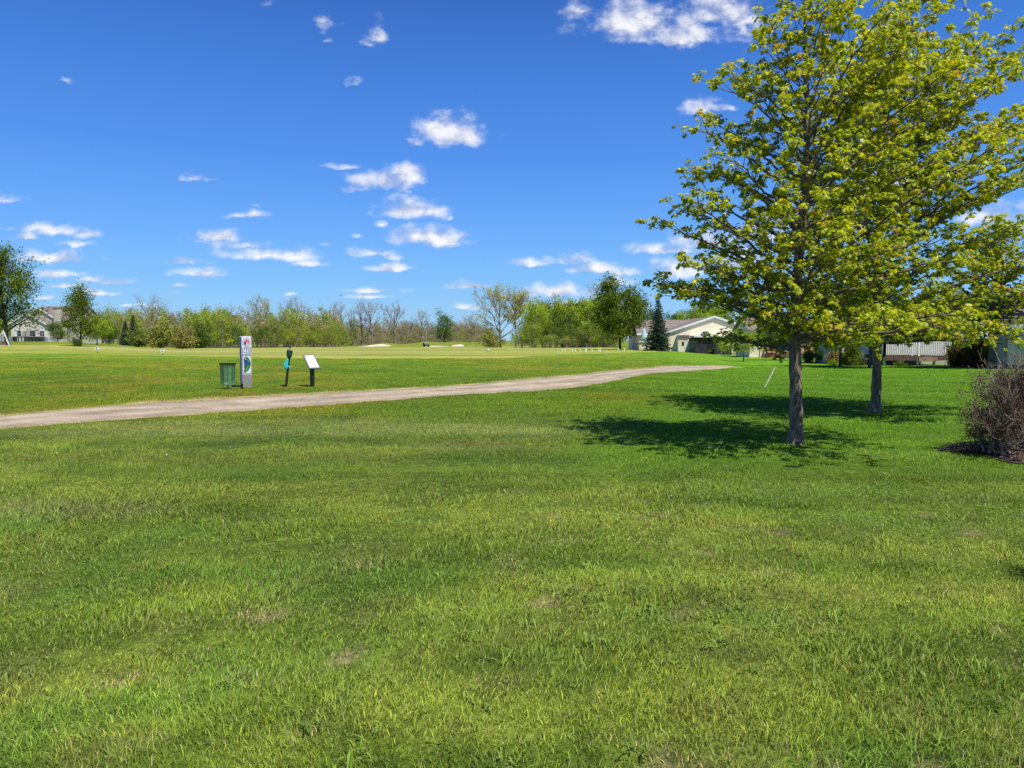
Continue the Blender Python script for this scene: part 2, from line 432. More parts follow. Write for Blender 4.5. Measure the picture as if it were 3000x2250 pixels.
# ------------------------------------------------------------------ ground sheet
def build_ground():
    yy = np.concatenate([np.linspace(-14, 0, 24)[:-1], np.geomspace(14, 3514, 560) - 14])
    tt = np.linspace(-1.5, 1.5, 460)
    Y, T = np.meshgrid(yy, tt, indexing='ij'); X = T * (Y + 16)
    x = X.ravel(); y = Y.ravel(); z = H(x, y)
    z = np.where(path_mask(x, y, .0), z - .01, z)
    nr, nc = Y.shape
    i = np.arange(nr - 1)[:, None] * nc + np.arange(nc - 1)[None, :]
    f = np.stack([i, i + 1, i + nc + 1, i + nc], -1).reshape(-1, 4)
    yu = np.interp(x, pu[:, 0], pu[:, 1]); fr = (y > yu - .3) & (y < yu + .9) & (x < pu[-1, 0])
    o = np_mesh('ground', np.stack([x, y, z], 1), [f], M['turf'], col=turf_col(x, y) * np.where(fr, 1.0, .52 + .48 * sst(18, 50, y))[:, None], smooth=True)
    tag(o, kind='structure')
build_ground()

def drape(name, X, Y, lift, mat, col=None, kind='structure'):
    nr, nc = X.shape; x = X.ravel(); y = Y.ravel()
    e = np.zeros((nr, nc), bool)                      # tuck the outer edges just under the turf
    if name == 'fairway': e[:, 0] = e[:, -1] = e[0] = e[-1] = True
    elif name == 'gravel_path': e[:, 0] = e[:, -1] = True
    z = H(x, y) + np.where(e.ravel(), -.06, lift)
    i = np.arange(nr - 1)[:, None] * nc + np.arange(nc - 1)[None, :]
    f = np.stack([i, i + 1, i + nc + 1, i + nc], -1).reshape(-1, 4)
    o = np_mesh(name, np.stack([x, y, z], 1), [f], mat, col=col(x, y) if col else None, smooth=True)
    return tag(o, kind=kind)

def build_path():
    xs = np.concatenate([np.arange(pu[0, 0], 4, .07), np.arange(4, pu[-1, 0], .12)])
    yu = np.interp(xs, pu[:, 0], pu[:, 1]); yl = np.interp(xs, pl[:, 0], pl[:, 1])
    s = np.linspace(0, 1, 22)
    X = np.repeat(xs[:, None], 22, 1); Y = yl[:, None] * (1 - s) + yu[:, None] * s
    j = .36 * (fbm(X * 1.6, Y * 1.6, 51, 3) - .5) + .30 * (fbm(X * 5, Y * 5, 52, 2) - .5)
    Y = Y + j
    S2 = np.repeat(s[None, :], len(xs), 0).ravel()
    def pcol(x, y):
        tr = np.exp(-((S2 - .30 - .04 * np.sin(x * .4)) / .12) ** 2) + np.exp(-((S2 - .72 - .04 * np.sin(x * .33)) / .12) ** 2)
        c = .80 + .28 * tr * (.6 + .8 * fbm(x * .7, y * .7, 55, 3)) + .5 * (fbm(x * 1.1, y * 1.6, 56, 4) - .5)
        e = sst(.16, .0, S2) + sst(.84, 1.0, S2)
        g = (e + .5 * np.exp(-((S2 - .5) / .08) ** 2)) * (fbm(x * 2.6, y * 2.6, 57, 3) > .52) * .55
        base = np.array([.70, .69, .66])[None] * c[:, None]
        return base * (1 - g)[:, None] + np.array([.55, .52, .22])[None] * g[:, None]
    drape('gravel_path', X, Y, .018, M['gravel'], pcol)
    # the same track seen again further on, beyond the rise
    t = np.linspace(0, 1, 24); cx = -0.5 + 9 * t; cy = 98 + 10 * np.sin(t * 2.2)
    w = np.linspace(-1.6, 1.6, 6)
    drape('gravel_path', cx[:, None] + 0 * w[None, :], cy[:, None] + w[None, :], .06, M['gravel'], lambda x, y: np.full((len(x), 3), .75))
build_path()

def fair_edge(t):                                    # near edge of the mown fairway, depth as a function of x/y
    return np.interp(t, [-1.2, -.7, -.5, -.24, 0, .07, .16, .22], [62, 62, 60, 50, 52, 62, 74, 84])

def fair_col(x, y):
    n = len(x); C = lambda *c: np.array(c)[None, :]
    b = np.repeat(C(.225, .25, .042), n, 0)
    s = fbm(x / 30, y / 5.5, 41, 4)
    b = mixc(b, C(.16, .19, .022), sst(.54, .40, s) * .85)
    b = mixc(b, C(.32, .32, .085), sst(.5, .62, fbm(x / 40, y / 2.6, 44, 3)) * .55)
    b = mixc(b, C(.29, .255, .085), sst(.55, .68, fbm(x / 16, y / 4., 42, 3)) * .7)
    e = y - fair_edge(x / np.maximum(y, 1))
    b = mixc(b, C(.21, .26, .02), sst(3, 0, e) * .6)
    return b

def build_fairway():
    tt = np.linspace(-.95, .2, 330); s = np.concatenate([[-.0006], np.linspace(0, 1, 220) ** 1.8])
    y0 = fair_edge(tt) + 1.6 * (fbm(tt * 40, tt * 0, 43, 3) - .5)
    y1 = np.interp(tt, [-.95, -.64, -.52, -.42, -.35, -.33, -.2, 0, .1, .15, .2], [86, 88, 100, 140, 162, 275, 285, 285, 190, 100, 90])
    Y = y0[:, None] * (1 - s) + y1[:, None] * s
    X = tt[:, None] * Y
    drape('fairway', X, Y, .03, M['fairway'], fair_col)
build_fairway()

def blob_sheet(name, cx, cy, rx, ry, lift, mat, seed, nr=10, na=40):
    a = np.linspace(0, 2 * PI, na); r = np.linspace(0.02, 1, nr)
    w = 1 + .18 * np.sin(2 * a + seed) + .12 * np.sin(3 * a + seed * 2.1)
    X = cx + rx * (r[:, None] * (w * np.cos(a))[None, :]); Y = cy + ry * (r[:, None] * (w * np.sin(a))[None, :])
    return drape(name, X, Y, lift, mat)
for k, (cx, cy, rx, ry) in enumerate([(-55, 288, 6.2, 5), (-30, 287, 4.6, 6), (-21.5, 292, 2.2, 4), (-75, 300, 4, 5)]):
    blob_sheet('sand_bunker', cx, cy, rx, ry, .12, M['sand'], k)
po = blob_sheet('pond', -72, 186, 17, 16, .0, M['water'], 4)
zs = gz(-72, 172) + .05
for v in po.data.vertices: v.co.z = zs

# ------------------------------------------------------------------ grass blades (one stuff object)
def build_grass():
    TR = np.array([(1.14, 11.15, .16), (2.83, 16.0, .2)])
    segs = [(1.9, 3.4, 9500, 1.0), (3.4, 5.5, 7800, 1.15), (5.5, 9, 4600, 1.45), (9, 14, 2300, 2.0), (14, 22, 1100, 2.8), (22, 34, 450, 3.4), (34, 50, 190, 4.8)]
    PX = []; PY = []; W = []; HH = []
    for y0, y1, dens, ws in segs:
        area = (.75 * (y1 ** 2 - y0 ** 2)) + 2.4 * (y1 - y0)
        n = int(area * dens)
        y = np.sqrt(RNG.uniform(y0 ** 2, y1 ** 2, n)); x = RNG.uniform(-1, 1, n) * (.75 * y + 1.2)
        PX.append(x); PY.append(y); W.append(np.full(n, .0034 * ws)); HH.append(np.full(n, .025 + .003 * ws))
    x = np.concatenate(PX); y = np.concatenate(PY); w = np.concatenate(W); h = np.concatenate(HH)
    fe = fair_edge(x / y)
    yu = np.interp(x, pu[:, 0], pu[:, 1])
    fringe = (y > yu) & (y < yu + .5) & (x < pu[-1, 0])
    keep = ~path_mask(x, y, -.07) & ~bed_mask(x, y, .96) & (y < fe)
    keep &= ~(fringe & (RNG.random(len(x)) < .65))
    for tx, ty, tr in TR: keep &= (x - tx) ** 2 + (y - ty) ** 2 > tr ** 2
    # thin, worn places
    thin = (sst(.755, .80, fbm(x / .2 + 5, y / .15, 27, 3)) * sst(9, 5, y))
    keep &= RNG.random(len(x)) > thin * .6
    x = x[keep]; y = y[keep]; w = w[keep]; h = h[keep]; n = len(x)
    z = H(x, y)
    # tall clumps and mown patches
    cl = fbm(x / .55, y / .5, 61, 3); pt = fbm(x / 1.7, y / 1.4, 62, 3)
    h = h * (.62 + .75 * sst(.38, .72, cl) + .35 * sst(.45, .7, pt)) * RNG.uniform(.55, 1.35, n)
    h *= 1 - .3 * sst(.58, .72, fbm(x / .5, y / .4, 26, 4)) * sst(9, 5, y)
    w = w * RNG.uniform(.6, 1.35, n)
    # lay of the blades: a slow flow plus scatter
    fl = fbm(x / 1.6 + 7, y / 1.3, 63, 3) * 4 * PI
    az = fl + RNG.normal(0, 1.6, n)
    lean = h * np.clip(RNG.normal(.65, .4, n) + .5 * sst(.5, .7, fbm(x / .9, y / .8, 64, 3)),   .1, 1.6)
    fa = RNG.uniform(0, PI, n)
    # a scatter of broad coarse blades
    coarse = (RNG.random(n) < .010 + .05 * sst(.58, .7, fbm(x / .9 + 2, y / .8, 65, 3))) & (y < 8)
    w = np.where(coarse, w * 2.1, w); h = np.where(coarse, h * 1.3 + .010, h)
    jx = RNG.normal(0, .07, n) * np.clip(y / 6, .6, 3); jy = RNG.normal(0, .07, n) * np.clip(y / 6, .6, 3)
    col = turf_col(x + jx, y + jy) * 1.3
    v = np.where(RNG.random(n) < .22, RNG.uniform(1.25, 1.75, n), RNG.uniform(.5, 1.15, n))
    col = col * v[:, None]
    t = RNG.random(n)
    straw = (t < .045) & (y < 14)
    col[straw] = np.array([.36, .30, .14]) * RNG.uniform(.6, 1.2, (straw.sum(), 1))
    yl_ = (t > .82); col[yl_] = col[yl_] * np.array([1.35, 1.18, .9])
    bl = (t > .76) & (t < .80); col[bl] = col[bl] * np.array([.8, 1.0, 1.3])
    col[coarse] = np.array([.165, .245, .04]) * RNG.uniform(.8, 1.5, (coarse.sum(), 1))
    bx = np.cos(fa) * w / 2; by = np.sin(fa) * w / 2
    lx = np.cos(az) * lean; ly = np.sin(az) * lean
    near = y < 8.5
    # near blades: 5 vertices; far blades: one triangle
    i = np.where(near)[0]
    P = lambda fx, s, k: np.stack([x[i] + lx[i] * fx + s * bx[i], y[i] + ly[i] * fx + s * by[i], z[i] - .004 + h[i] * k], 1)
    A = np.stack([P(0, -1, 0), P(0, 1, 0), P(.32, -.85, .6), P(.32, .85, .6), P(1, 0, .93)], 1)
    b = np.arange(len(i))[:, None] * 5
    q = np.concatenate([b, b + 1, b + 3, b + 2], 1); t3 = np.concatenate([b + 2, b + 3, b + 4], 1)
    k = np.where(~near)[0]; i = k
    B = np.stack([P(0, -1, 0), P(0, 1, 0), P(.8, 0, 1)], 1)
    b2 = A.shape[0] * 5 + np.arange(len(k))[:, None] * 3
    t4 = np.concatenate([b2, b2 + 1, b2 + 2], 1)
    V = np.concatenate([A.reshape(-1, 3), B.reshape(-1, 3)])
    c = np.concatenate([np.repeat(col[near], 5, 0), np.repeat(col[~near], 3, 0)])
    o = np_mesh('grass', V, [q, np.concatenate([t3, t4])], M['blade'], col=c)
    tag(o, 'short uneven mown grass covering the lawn and the bank beyond the track', 'grass', kind='stuff')
    print('grass blades', n)
build_grass()

def build_weeds():
    spots = RNG.uniform(0, 1, (150, 2)); Vv = []; Cc = []
    for k, (a, b) in enumerate(spots):
        y = 2.3 + 6.5 * b ** 1.4; x = (a * 1.5 - .6) * .75 * y
        if k < 60: y = 3.3 + 2.2 * b; x = .1 + 1.9 * a
        if bed_mask(np.array([x]), np.array([y]), 1.1)[0]: continue
        n = int(RNG.integers(5, 16)); c = np.array([.15, .235, .04]) * RNG.uniform(.75, 1.5)
        for j in range(n):
            w = RNG.uniform(0, 2 * PI); L = RNG.uniform(.03, .085); h = RNG.uniform(.015, .06); wd = RNG.uniform(.0025, .006)
            px, py = x + RNG.normal(0, .03), y + RNG.normal(0, .03); z = gz(px, py)
            d = np.array([math.cos(w), math.sin(w)]); e = np.array([-d[1], d[0]])
            for t, hw, hz in ((0, .5, 0), (.45, 1, .75), (1, .06, .9)):
                for sg in (-1, 1): Vv.append((px + d[0] * L * t + e[0] * wd * hw * sg, py + d[1] * L * t + e[1] * wd * hw * sg, z + h * hz)); Cc.append(c)
    n = len(Vv) // 6; b = np.arange(n)[:, None] * 6
    f = np.concatenate([np.concatenate([b, b + 1, b + 3, b + 2], 1), np.concatenate([b + 2, b + 3, b + 5, b + 4], 1)])
    tag(np_mesh('weeds', Vv, [f], M['blade'], col=np.array(Cc)), 'scattered tufts of broad bladed weeds in the near lawn', 'weeds', kind='stuff')
build_weeds()

def build_dandelions():                              # tiny pale and yellow flower heads in the turf
    n = 80
    y = RNG.uniform(7, 40, n); x = RNG.uniform(-.75, .3, n) * y
    k = ~path_mask(x, y, .2) & ~bed_mask(x, y, 1.1); x = x[k]; y = y[k]; n = len(x)
    z = H(x, y) + RNG.uniform(.03, .06, n); r = RNG.uniform(.008, .015, n)
    a = np.arange(6) * PI / 3
    V = np.stack([x[:, None] + r[:, None] * np.cos(a), y[:, None] + r[:, None] * np.sin(a), np.repeat(z[:, None], 6, 1)], -1)
    top = np.stack([x, y, z + r * .8], -1)[:, None, :]
    V = np.concatenate([V, top], 1).reshape(-1, 3)
    b = np.arange(n)[:, None, None] * 7
    j = np.arange(6)
    f = np.stack([j, (j + 1) % 6, np.full(6, 6)], -1)[None] + b
    c = np.where(RNG.random(n)[:, None] < .55, np.array([[.62, .48, .03]]), np.array([[.6, .6, .52]]))
    tag(np_mesh('dandelion_flowers', V, [f.reshape(-1, 3)], M['blade'], col=np.repeat(c, 7, 0)),
        'tiny yellow and white flower heads dotted through the turf', 'flowers', kind='stuff')
build_dandelions()

# ------------------------------------------------------------------ trees
class Sk:
    """collects branch tubes"""
    def __init__(s): s.V = []; s.F = []; s.n = 0
    def tube(s, P, R, k):
        P = np.asarray(P, float); R = np.asarray(R, float); n = len(P)
        T = np.gradient(P, axis=0); T /= np.linalg.norm(T, axis=1)[:, None] + 1e-9
        ref = np.array([1., 0, 0]) if abs(T[0, 0]) < .7 else np.array([0, 1., 0])
        A = np.cross(T, ref); A /= np.linalg.norm(A, axis=1)[:, None] + 1e-9
        B = np.cross(T, A)
        w = np.arange(k) * 2 * PI / k
        V = P[:, None, :] + R[:, None, None] * (A[:, None, :] * np.cos(w)[None, :, None] + B[:, None, :] * np.sin(w)[None, :, None])
        i = np.arange(n - 1)[:, None] * k + np.arange(k)[None, :]
        j = np.arange(n - 1)[:, None] * k + (np.arange(k) + 1)[None, :] % k
        f = np.stack([i, j, j + k, i + k], -1).reshape(-1, 4) + s.n
        s.V.append(V.reshape(-1, 3)); s.F.append(f); s.n += n * k
    def build(s, name, mat, parent):
        return np_mesh(name, np.concatenate(s.V), [np.concatenate(s.F)], mat, parent, smooth=True)

def bez(a, b, c, n):
    t = np.linspace(0, 1, n)[:, None]
    return a * (1 - t) ** 2 + 2 * b * t * (1 - t) + c * t * t

def unit(v): return v / (np.linalg.norm(v, axis=-1, keepdims=True) + 1e-9)

# maple leaf outline: five lobes, tip at (1,0)
_la = np.radians([0, 24, 44, 72, 100, 128, 180, 232, 260, 288, 316, 336])
_lr = np.array([.62, .34, .58, .30, .46, .30, .34, .30, .46, .30, .58, .34])
LEAF = np.stack([.38 + _lr * np.cos(_la), _lr * np.sin(_la)], 1)

def leaves(centre, mid, nor, size, col, shape=None):
    """fan-shaped lobed leaves; centre = petiole end"""
    S = LEAF if shape is None else shape
    n = len(centre); m = len(S)
    mid = unit(mid); side = unit(np.cross(nor, mid)); nn = np.cross(mid, side)
    S = np.concatenate([[[.38, 0]], S])
    droop = -.22 * (S[:, 0] ** 2) - .28 * np.abs(S[:, 1])
    V = centre[:, None, :] + size[:, None, None] * (mid[:, None, :] * S[None, :, 0, None] + side[:, None, :] * S[None, :, 1, None] + nn[:, None, :] * droop[None, :, None])
    j = np.arange(m)
    f = np.stack([np.zeros(m, int), 1 + j, 1 + (j + 1) % m], -1)[None] + (np.arange(n) * (m + 1))[:, None, None]
    return V.reshape(-1, 3), f.reshape(-1, 3), np.repeat(col, m + 1, 0)

def maple(loc, seed, H0, r0, zb, nP, prof, label, leaf=.070, wind=0.25, sticks=(), name='maple_tree', dens=1.0):
    rng = np.random.default_rng(seed)
    root = thing(name, label, 'tree', loc)
    tk = Sk(); tw = Sk()
    nz = 30
    z = np.linspace(0, H0, nz)
    wob = np.stack([.05 * np.sin(z * 1.1 + seed) * np.minimum(z / 2, 1), .04 * np.sin(z * .9 + seed * 2) * np.minimum(z / 2, 1), z], 1)
    r = r0 * np.clip(1 - z / H0, .04, 1) ** .8
    r = r * (1 + .38 * np.exp(-z / .09)) * (1 + .07 * np.sin(z * 9 + seed) * (z > .2))
    zz = np.linspace(0, H0, 90); Pt = np.stack([np.interp(zz, z, wob[:, k]) for k in range(3)], 1)
    Rt = np.interp(zz, z, r) * (1 + .06 * np.sin(zz * 21 + seed) * np.exp(-zz / 2.5))
    tk.tube(Pt, Rt, 14)
    for k in range(7):                                # root flare
        a = k * 2 * PI / 7 + rng.uniform(-.3, .3); L = r0 * rng.uniform(1.3, 1.75)
        tk.tube(bez(np.array([r0 * .5 * math.cos(a), r0 * .5 * math.sin(a), .22]), np.array([r0 * math.cos(a), r0 * math.sin(a), .05]), np.array([L * math.cos(a), L * math.sin(a), -.03]), 5), [r0 * .35, r0 * .32, r0 * .26, r0 * .2, r0 * .1], 6)
    zs, RL, RR, RF = [np.array(c, float) for c in prof]
    def env(az, zz):
        c, s_ = math.cos(az), math.sin(az)
        rx = np.interp(zz, zs, RR if c > 0 else RL)
        return math.hypot(rx * c, np.interp(zz, zs, RF) * s_)
    tips = []                                          # (pos, dir, n leaves, youth)
    prim = []
    for i in range(nP):
        f = (i + .5) / nP
        z0 = zb + (H0 * .95 - zb) * f ** .95
        az = i * 2.399963 + rng.uniform(-.35, .35)
        slope = .32 + .75 * f + rng.uniform(-.1, .12)
        R = env(az, z0)
        for _ in range(3): R = env(az, min(z0 + slope * R * .8, zs[-1]))
        R *= rng.uniform(.78, 1.06)
        prim.append((z0, az, R, slope, f))
    for k in range(11):                               # low nearly level boughs that droop under their own weight
        az = k * 2 * PI / 11 + rng.uniform(-.25, .25); z0 = zb + rng.uniform(-.12, .45)
        lf = max(0, -math.cos(az))                     # boughs on the open side are carried higher
        prim.append((z0 + .3 * lf, az, env(az, z0 + .25) * rng.uniform(.85, 1.05), rng.uniform(-.10, .12) + .22 * lf, .3))
    for (z0, az, R, slope) in sticks: prim.append((z0, az, R, slope, .85))
    for (z0, az, R, slope, f) in prim:
        if R < .12: continue
        p0 = np.array([np.interp(z0, z, wob[:, 0]), np.interp(z0, z, wob[:, 1]), z0])
        h = np.array([math.cos(az), math.sin(az), 0])
        p2 = p0 + h * R + np.array([wind * R * .25, 0, slope * R])
        p1 = p0 + h * R * .5 + np.array([0, 0, slope * R * rng.uniform(.55, .85)])
        L = np.linalg.norm(p2 - p0)
        n = max(5, int(L / .16))
        P = bez(p0, p1, p2, n); P[1:] += rng.normal(0, .018, (n - 1, 3))
        rb = max(.008, np.interp(z0, z, r) * .42) * min(1, .35 + R / 2.2)
        tk.tube(P, np.linspace(rb, .004, n), 6)
        T = unit(np.gradient(P, axis=0))
        s = .16 + rng.uniform(0, .08); sg = 1
        while s < L * .985:
            t = s / L; fi = t * (n - 1); k0 = min(int(fi), n - 2); q = P[k0] + (P[k0 + 1] - P[k0]) * (fi - k0); d = T[k0]
            l2 = (.20 + .36 * (1 - t) + rng.uniform(-.06, .12)) * min(1.6, .5 + R * .45) * (1.0 if t > .15 else .6)
            side = unit(np.cross(d, np.array([0, 0, 1.]))) * sg
            dd = unit(d * rng.uniform(.55, .95) + side * rng.uniform(.5, .95) + np.array([wind * .3, 0, rng.uniform(-.15, .5)]))
            e = q + dd * l2
            m = 4
            Q = bez(q, q + dd * l2 * .5 + np.array([0, 0, -.02]), e + np.array([0, 0, rng.uniform(-.02, .06)]), m)
            tw.tube(Q, np.linspace(max(.0035, rb * .3), .002, m), 4)
            nt_ = max(1, int(l2 / .12 * dens))
            for j in range(nt_ + 1):
                u = 1.0 if j == nt_ else rng.uniform(.2, .95)
                b = q + (e - q) * u
                if j < nt_:
                    d3 = unit(dd * .6 + unit(rng.normal(0, 1, 3)) * .8 + np.array([0, 0, .25])); l3 = rng.uniform(.06, .2)
                    g = b + d3 * l3
                    tw.tube(np.stack([b, (b + g) / 2 + rng.normal(0, .006, 3), g]), [.0025, .002, .0015], 3)
                else: d3 = dd; g = b
                tips.append((g, d3, rng.integers(7, 14), t * .6 + u * .2))
            s += rng.uniform(.14, .23); sg = -sg
        tips.append((p2, T[-1], 7, 1.0))
    C = np.array([t[0] for t in tips]); D = np.array([t[1] for t in tips]); nl = np.array([t[2] for t in tips]); yo = np.array([t[3] for t in tips])
    idx = np.repeat(np.arange(len(C)), nl); n = len(idx)
    A = unit(D[idx] * .5 + np.array([0, 0, .6])); c = C[idx]
    rv = unit(np.cross(A, unit(rng.normal(0, 1, (n, 3)))))
    mid = unit(rv * 1.0 + A * rng.uniform(-.5, .5, (n, 1)) + np.array([.15 * wind, 0, -.45]))
    nor = unit(np.array([0, 0, 1.]) + rv * .55 + rng.normal(0, .3, (n, 3)))
    nor = unit(nor - mid * np.sum(nor * mid, 1, keepdims=True))
    size = leaf * rng.uniform(.55, 1.2, n)
    base = c + rv * rng.uniform(.008, .05, (n, 1)) - D[idx] * rng.uniform(0, .07, (n, 1))
    pal = np.array([[.41, .48, .014], [.56, .575, .02], [.29, .39, .014], [.64, .53, .03], [.54, .32, .05]])
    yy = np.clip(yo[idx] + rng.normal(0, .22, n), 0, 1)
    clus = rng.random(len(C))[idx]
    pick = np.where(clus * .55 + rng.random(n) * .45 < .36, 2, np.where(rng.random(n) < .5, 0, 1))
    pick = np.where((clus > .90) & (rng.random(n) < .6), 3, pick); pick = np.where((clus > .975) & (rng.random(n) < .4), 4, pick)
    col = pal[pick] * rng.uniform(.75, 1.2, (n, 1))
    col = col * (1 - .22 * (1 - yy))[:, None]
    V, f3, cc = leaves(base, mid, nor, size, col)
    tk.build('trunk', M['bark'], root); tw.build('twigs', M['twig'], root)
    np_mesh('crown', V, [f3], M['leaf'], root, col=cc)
    print(name, 'leaves', n)
    return root

maple(ground(2331, 1303), 3, 7.0, .104, 1.5, 66,
      ([1.4, 1.9, 2.3, 2.6, 3.0, 3.5, 4.1, 5.0, 5.7, 6.2, 6.7, 7.2],
       [1.7, 2.2, 2.45, 2.45, 2.3, 2.35, 2.2, 2.0, 1.5, .95, .45, .15],
       [1.7, 2.1, 2.4, 2.5, 2.6, 2.7, 2.7, 2.5, 2.1, 1.7, 1.3, .7],
       [2.3, 2.8, 3.0, 3.0, 2.9, 2.8, 2.6, 2.2, 1.7, 1.2, .7, .3]),
      'nearest yellow green maple, its thick trunk in the middle of the broad lawn shadow',
      sticks=((4.2, .25, 2.3, 1.15), (4.6, -.2, 1.9, 1.2), (2.1, 2.85, 2.25, .18), (1.75, 3.5, 2.2, .22), (5.2, 2.6, .75, 1.7), (5.6, .8, 1.0, 1.3)))
maple(ground(2563, 1212), 8, 8.8, .108, 1.6, 92,
      ([1.4, 1.9, 2.4, 3.0, 4.0, 5.0, 6.0, 6.8, 7.6, 8.4, 9.0],
       [2.2, 2.9, 3.2, 3.3, 3.2, 2.9, 2.4, 1.9, 1.3, .6, .3],
       [2.2, 3.0, 3.6, 3.9, 4.1, 4.0, 3.8, 3.4, 2.8, 1.9, 1.0],
       [2.0, 2.6, 2.9, 3.1, 3.1, 2.8, 2.4, 2.0, 1.5, .9, .3]),
      'second yellow green maple, slimmer trunked, just behind and right of the nearest maple',
      leaf=.080, sticks=((4.8, .12, 3.7, 1.0), (4.2, .05, 3.6, .75), (3.6, -.15, 3.8, .45), (5.2, .5, 2.6, 1.25)))
maple(ground(2905, 1080), 15, 8.8, .19, 2.3, 52,
      ([1.8, 2.6, 3.6, 4.5, 5.5, 6.5, 7.5, 8.5, 9.2],
       [3.0, 3.6, 3.8, 3.8, 3.6, 3.0, 2.3, 1.3, .5],
       [1.0, 3.2, 3.6, 3.8, 3.6, 3.2, 2.4, 1.4, .5],
       [1.0, 2.8, 3.2, 3.4, 3.3, 2.9, 2.2, 1.3, .5]),
      'dark trunked forked maple in front of the cream siding wall at the right edge',
      leaf=.13, sticks=((1.9, -.1, 3.0, .62), (2.0, .3, 2.4, 1.0)), dens=.8)

# ---- background trees -------------------------------------------------------
def leaf_cloud(C, n_per, spread, size, pal, rng, flat=.6):
    """small four-sided leaf clumps scattered round twig ends"""
    n = len(C) * n_per
    c = np.repeat(C, n_per, 0) + rng.normal(0, spread, (n, 3)) * np.array([1, 1, flat])
    a = unit(rng.normal(0, 1, (n, 3))); b = unit(np.cross(a, rng.normal(0, 1, (n, 3))))
    s = size * rng.uniform(.5, 1.3, (n, 1))
    V = np.stack([c - a * s, c - b * s * .55 + a * s * .1, c + a * s, c + b * s * .55 - a * s * .1], 1)
    f = np.arange(n)[:, None] * 4 + np.arange(4)[None]
    pal = np.asarray(pal); p = pal[rng.integers(0, len(pal), n)] * rng.uniform(.7, 1.25, (n, 1))
    k = np.repeat(rng.uniform(.78, 1.18, len(C)), n_per)
    return V.reshape(-1, 3), f, np.repeat(p * k[:, None], 4, 0)

def branch_tree(rng, Ht, W, fork=.25, limbs=6, kids=(4, 4, 3), r0=None, up=.9, seg=4, thick=1.0):
    """trunk > limbs > boughs > twigs, fanned out to fill an egg of height Ht and width W; returns tubes and twig ends"""
    sk = Sk(); tips = []
    r0 = (r0 or Ht * .022) * thick
    zf = Ht * fork
    top = np.array([rng.normal(0, W * .04), rng.normal(0, W * .04), Ht * .72])
    P = bez(np.zeros(3), np.array([rng.normal(0, .02 * Ht), 0, zf]), top, 7)
    sk.tube(P, np.linspace(r0, r0 * .25, 7), 6)
    def grow(p, d, L, r, lvl):
        n = seg if lvl < 2 else 3
        e = p + d * L
        m = p + d * L * .5 + rng.normal(0, L * .06, 3) + np.array([0, 0, -.03 * L])
        Q = bez(p, m, e, n); sk.tube(Q, np.linspace(r, r * .35, n), 4 if lvl < 2 else 3)
        if lvl >= len(kids): tips.append(e); return
        for k in range(kids[lvl]):
            t = .35 + .65 * (k + rng.uniform(.3, 1)) / kids[lvl]
            b = Q[0] * (1 - t) ** 2 + 2 * m * t * (1 - t) + e * t * t
            nd = unit(d * rng.uniform(.7, 1.1) + unit(rng.normal(0, 1, 3)) * .75 + np.array([0, 0, .22 * up]))
            grow(b, nd, L * rng.uniform(.42, .62), max(r * .5, .006 * thick), lvl + 1)
    for i in range(limbs):
        f = i / max(1, limbs - 1)
        z0 = zf + (Ht * .66 - zf) * f
        az = i * 2.4 + rng.uniform(-.4, .4)
        el = (.55 + .75 * f) * up + rng.uniform(-.12, .12)
        d = np.array([math.cos(az) * math.cos(el), math.sin(az) * math.cos(el), math.sin(el)])
        L = W * .36 * (1.12 - .25 * f) / max(.5, math.cos(el) + .25)
        L = min(L, (Ht * 1.02 - z0) / max(.2, d[2]) * .62)
        k0 = min(5, int(f * 5)); base = P[np.argmin(np.abs(P[:, 2] - z0))]
        grow(base, d, L, r0 * .5 * (1 - .4 * f), 0)
    return sk, np.array(tips)

G_SPRING = [[0.312, 0.408, 0.03], [0.396, 0.456, 0.042], [0.216, 0.336, 0.03]]
G_OLIVE = [[0.3, 0.348, 0.06], [0.372, 0.372, 0.084], [0.228, 0.276, 0.048]]
G_DARK = [[.10, .155, .018], [.135, .195, .02], [.165, .22, .03]]
G_OLD = [[0.0525, 0.1275, 0.021], [0.0825, 0.1725, 0.027], [0.12, 0.225, 0.0375]]
G_MID = [[0.098, 0.175, 0.0252], [0.14, 0.21, 0.0308], [0.07, 0.133, 0.021]]
G_RUST = [[0.3, 0.195, 0.075], [0.24, 0.21, 0.06], [0.345, 0.27, 0.105]]
G_YEL = [[0.4524, 0.4524, 0.087], [0.3828, 0.4176, 0.0696], [0.4872, 0.3828, 0.1392]]
G_BUD = [[0.4186, 0.322, 0.1932], [0.3542, 0.322, 0.161], [0.4508, 0.3864, 0.2576]]

def crown_fill(rng, Ht, W, z0, n, shape):
    """clumped points filling an egg-shaped crown, denser to the outside"""
    nc = 46
    d = unit(rng.normal(0, 1, (nc, 3))); r = rng.uniform(.45, .98, nc)[:, None]
    c = d * r
    k = rng.integers(0, nc, n); p = c[k] + rng.normal(0, .15, (n, 3))
    zc = (Ht * .99 + z0) / 2; rz = (Ht * .99 - z0) / 2
    w = 1 - shape * np.clip(p[:, 2], -1, 1) * .45
    return np.stack([p[:, 0] * W / 2 * w, p[:, 1] * W / 2 * w, zc + p[:, 2] * rz], 1)

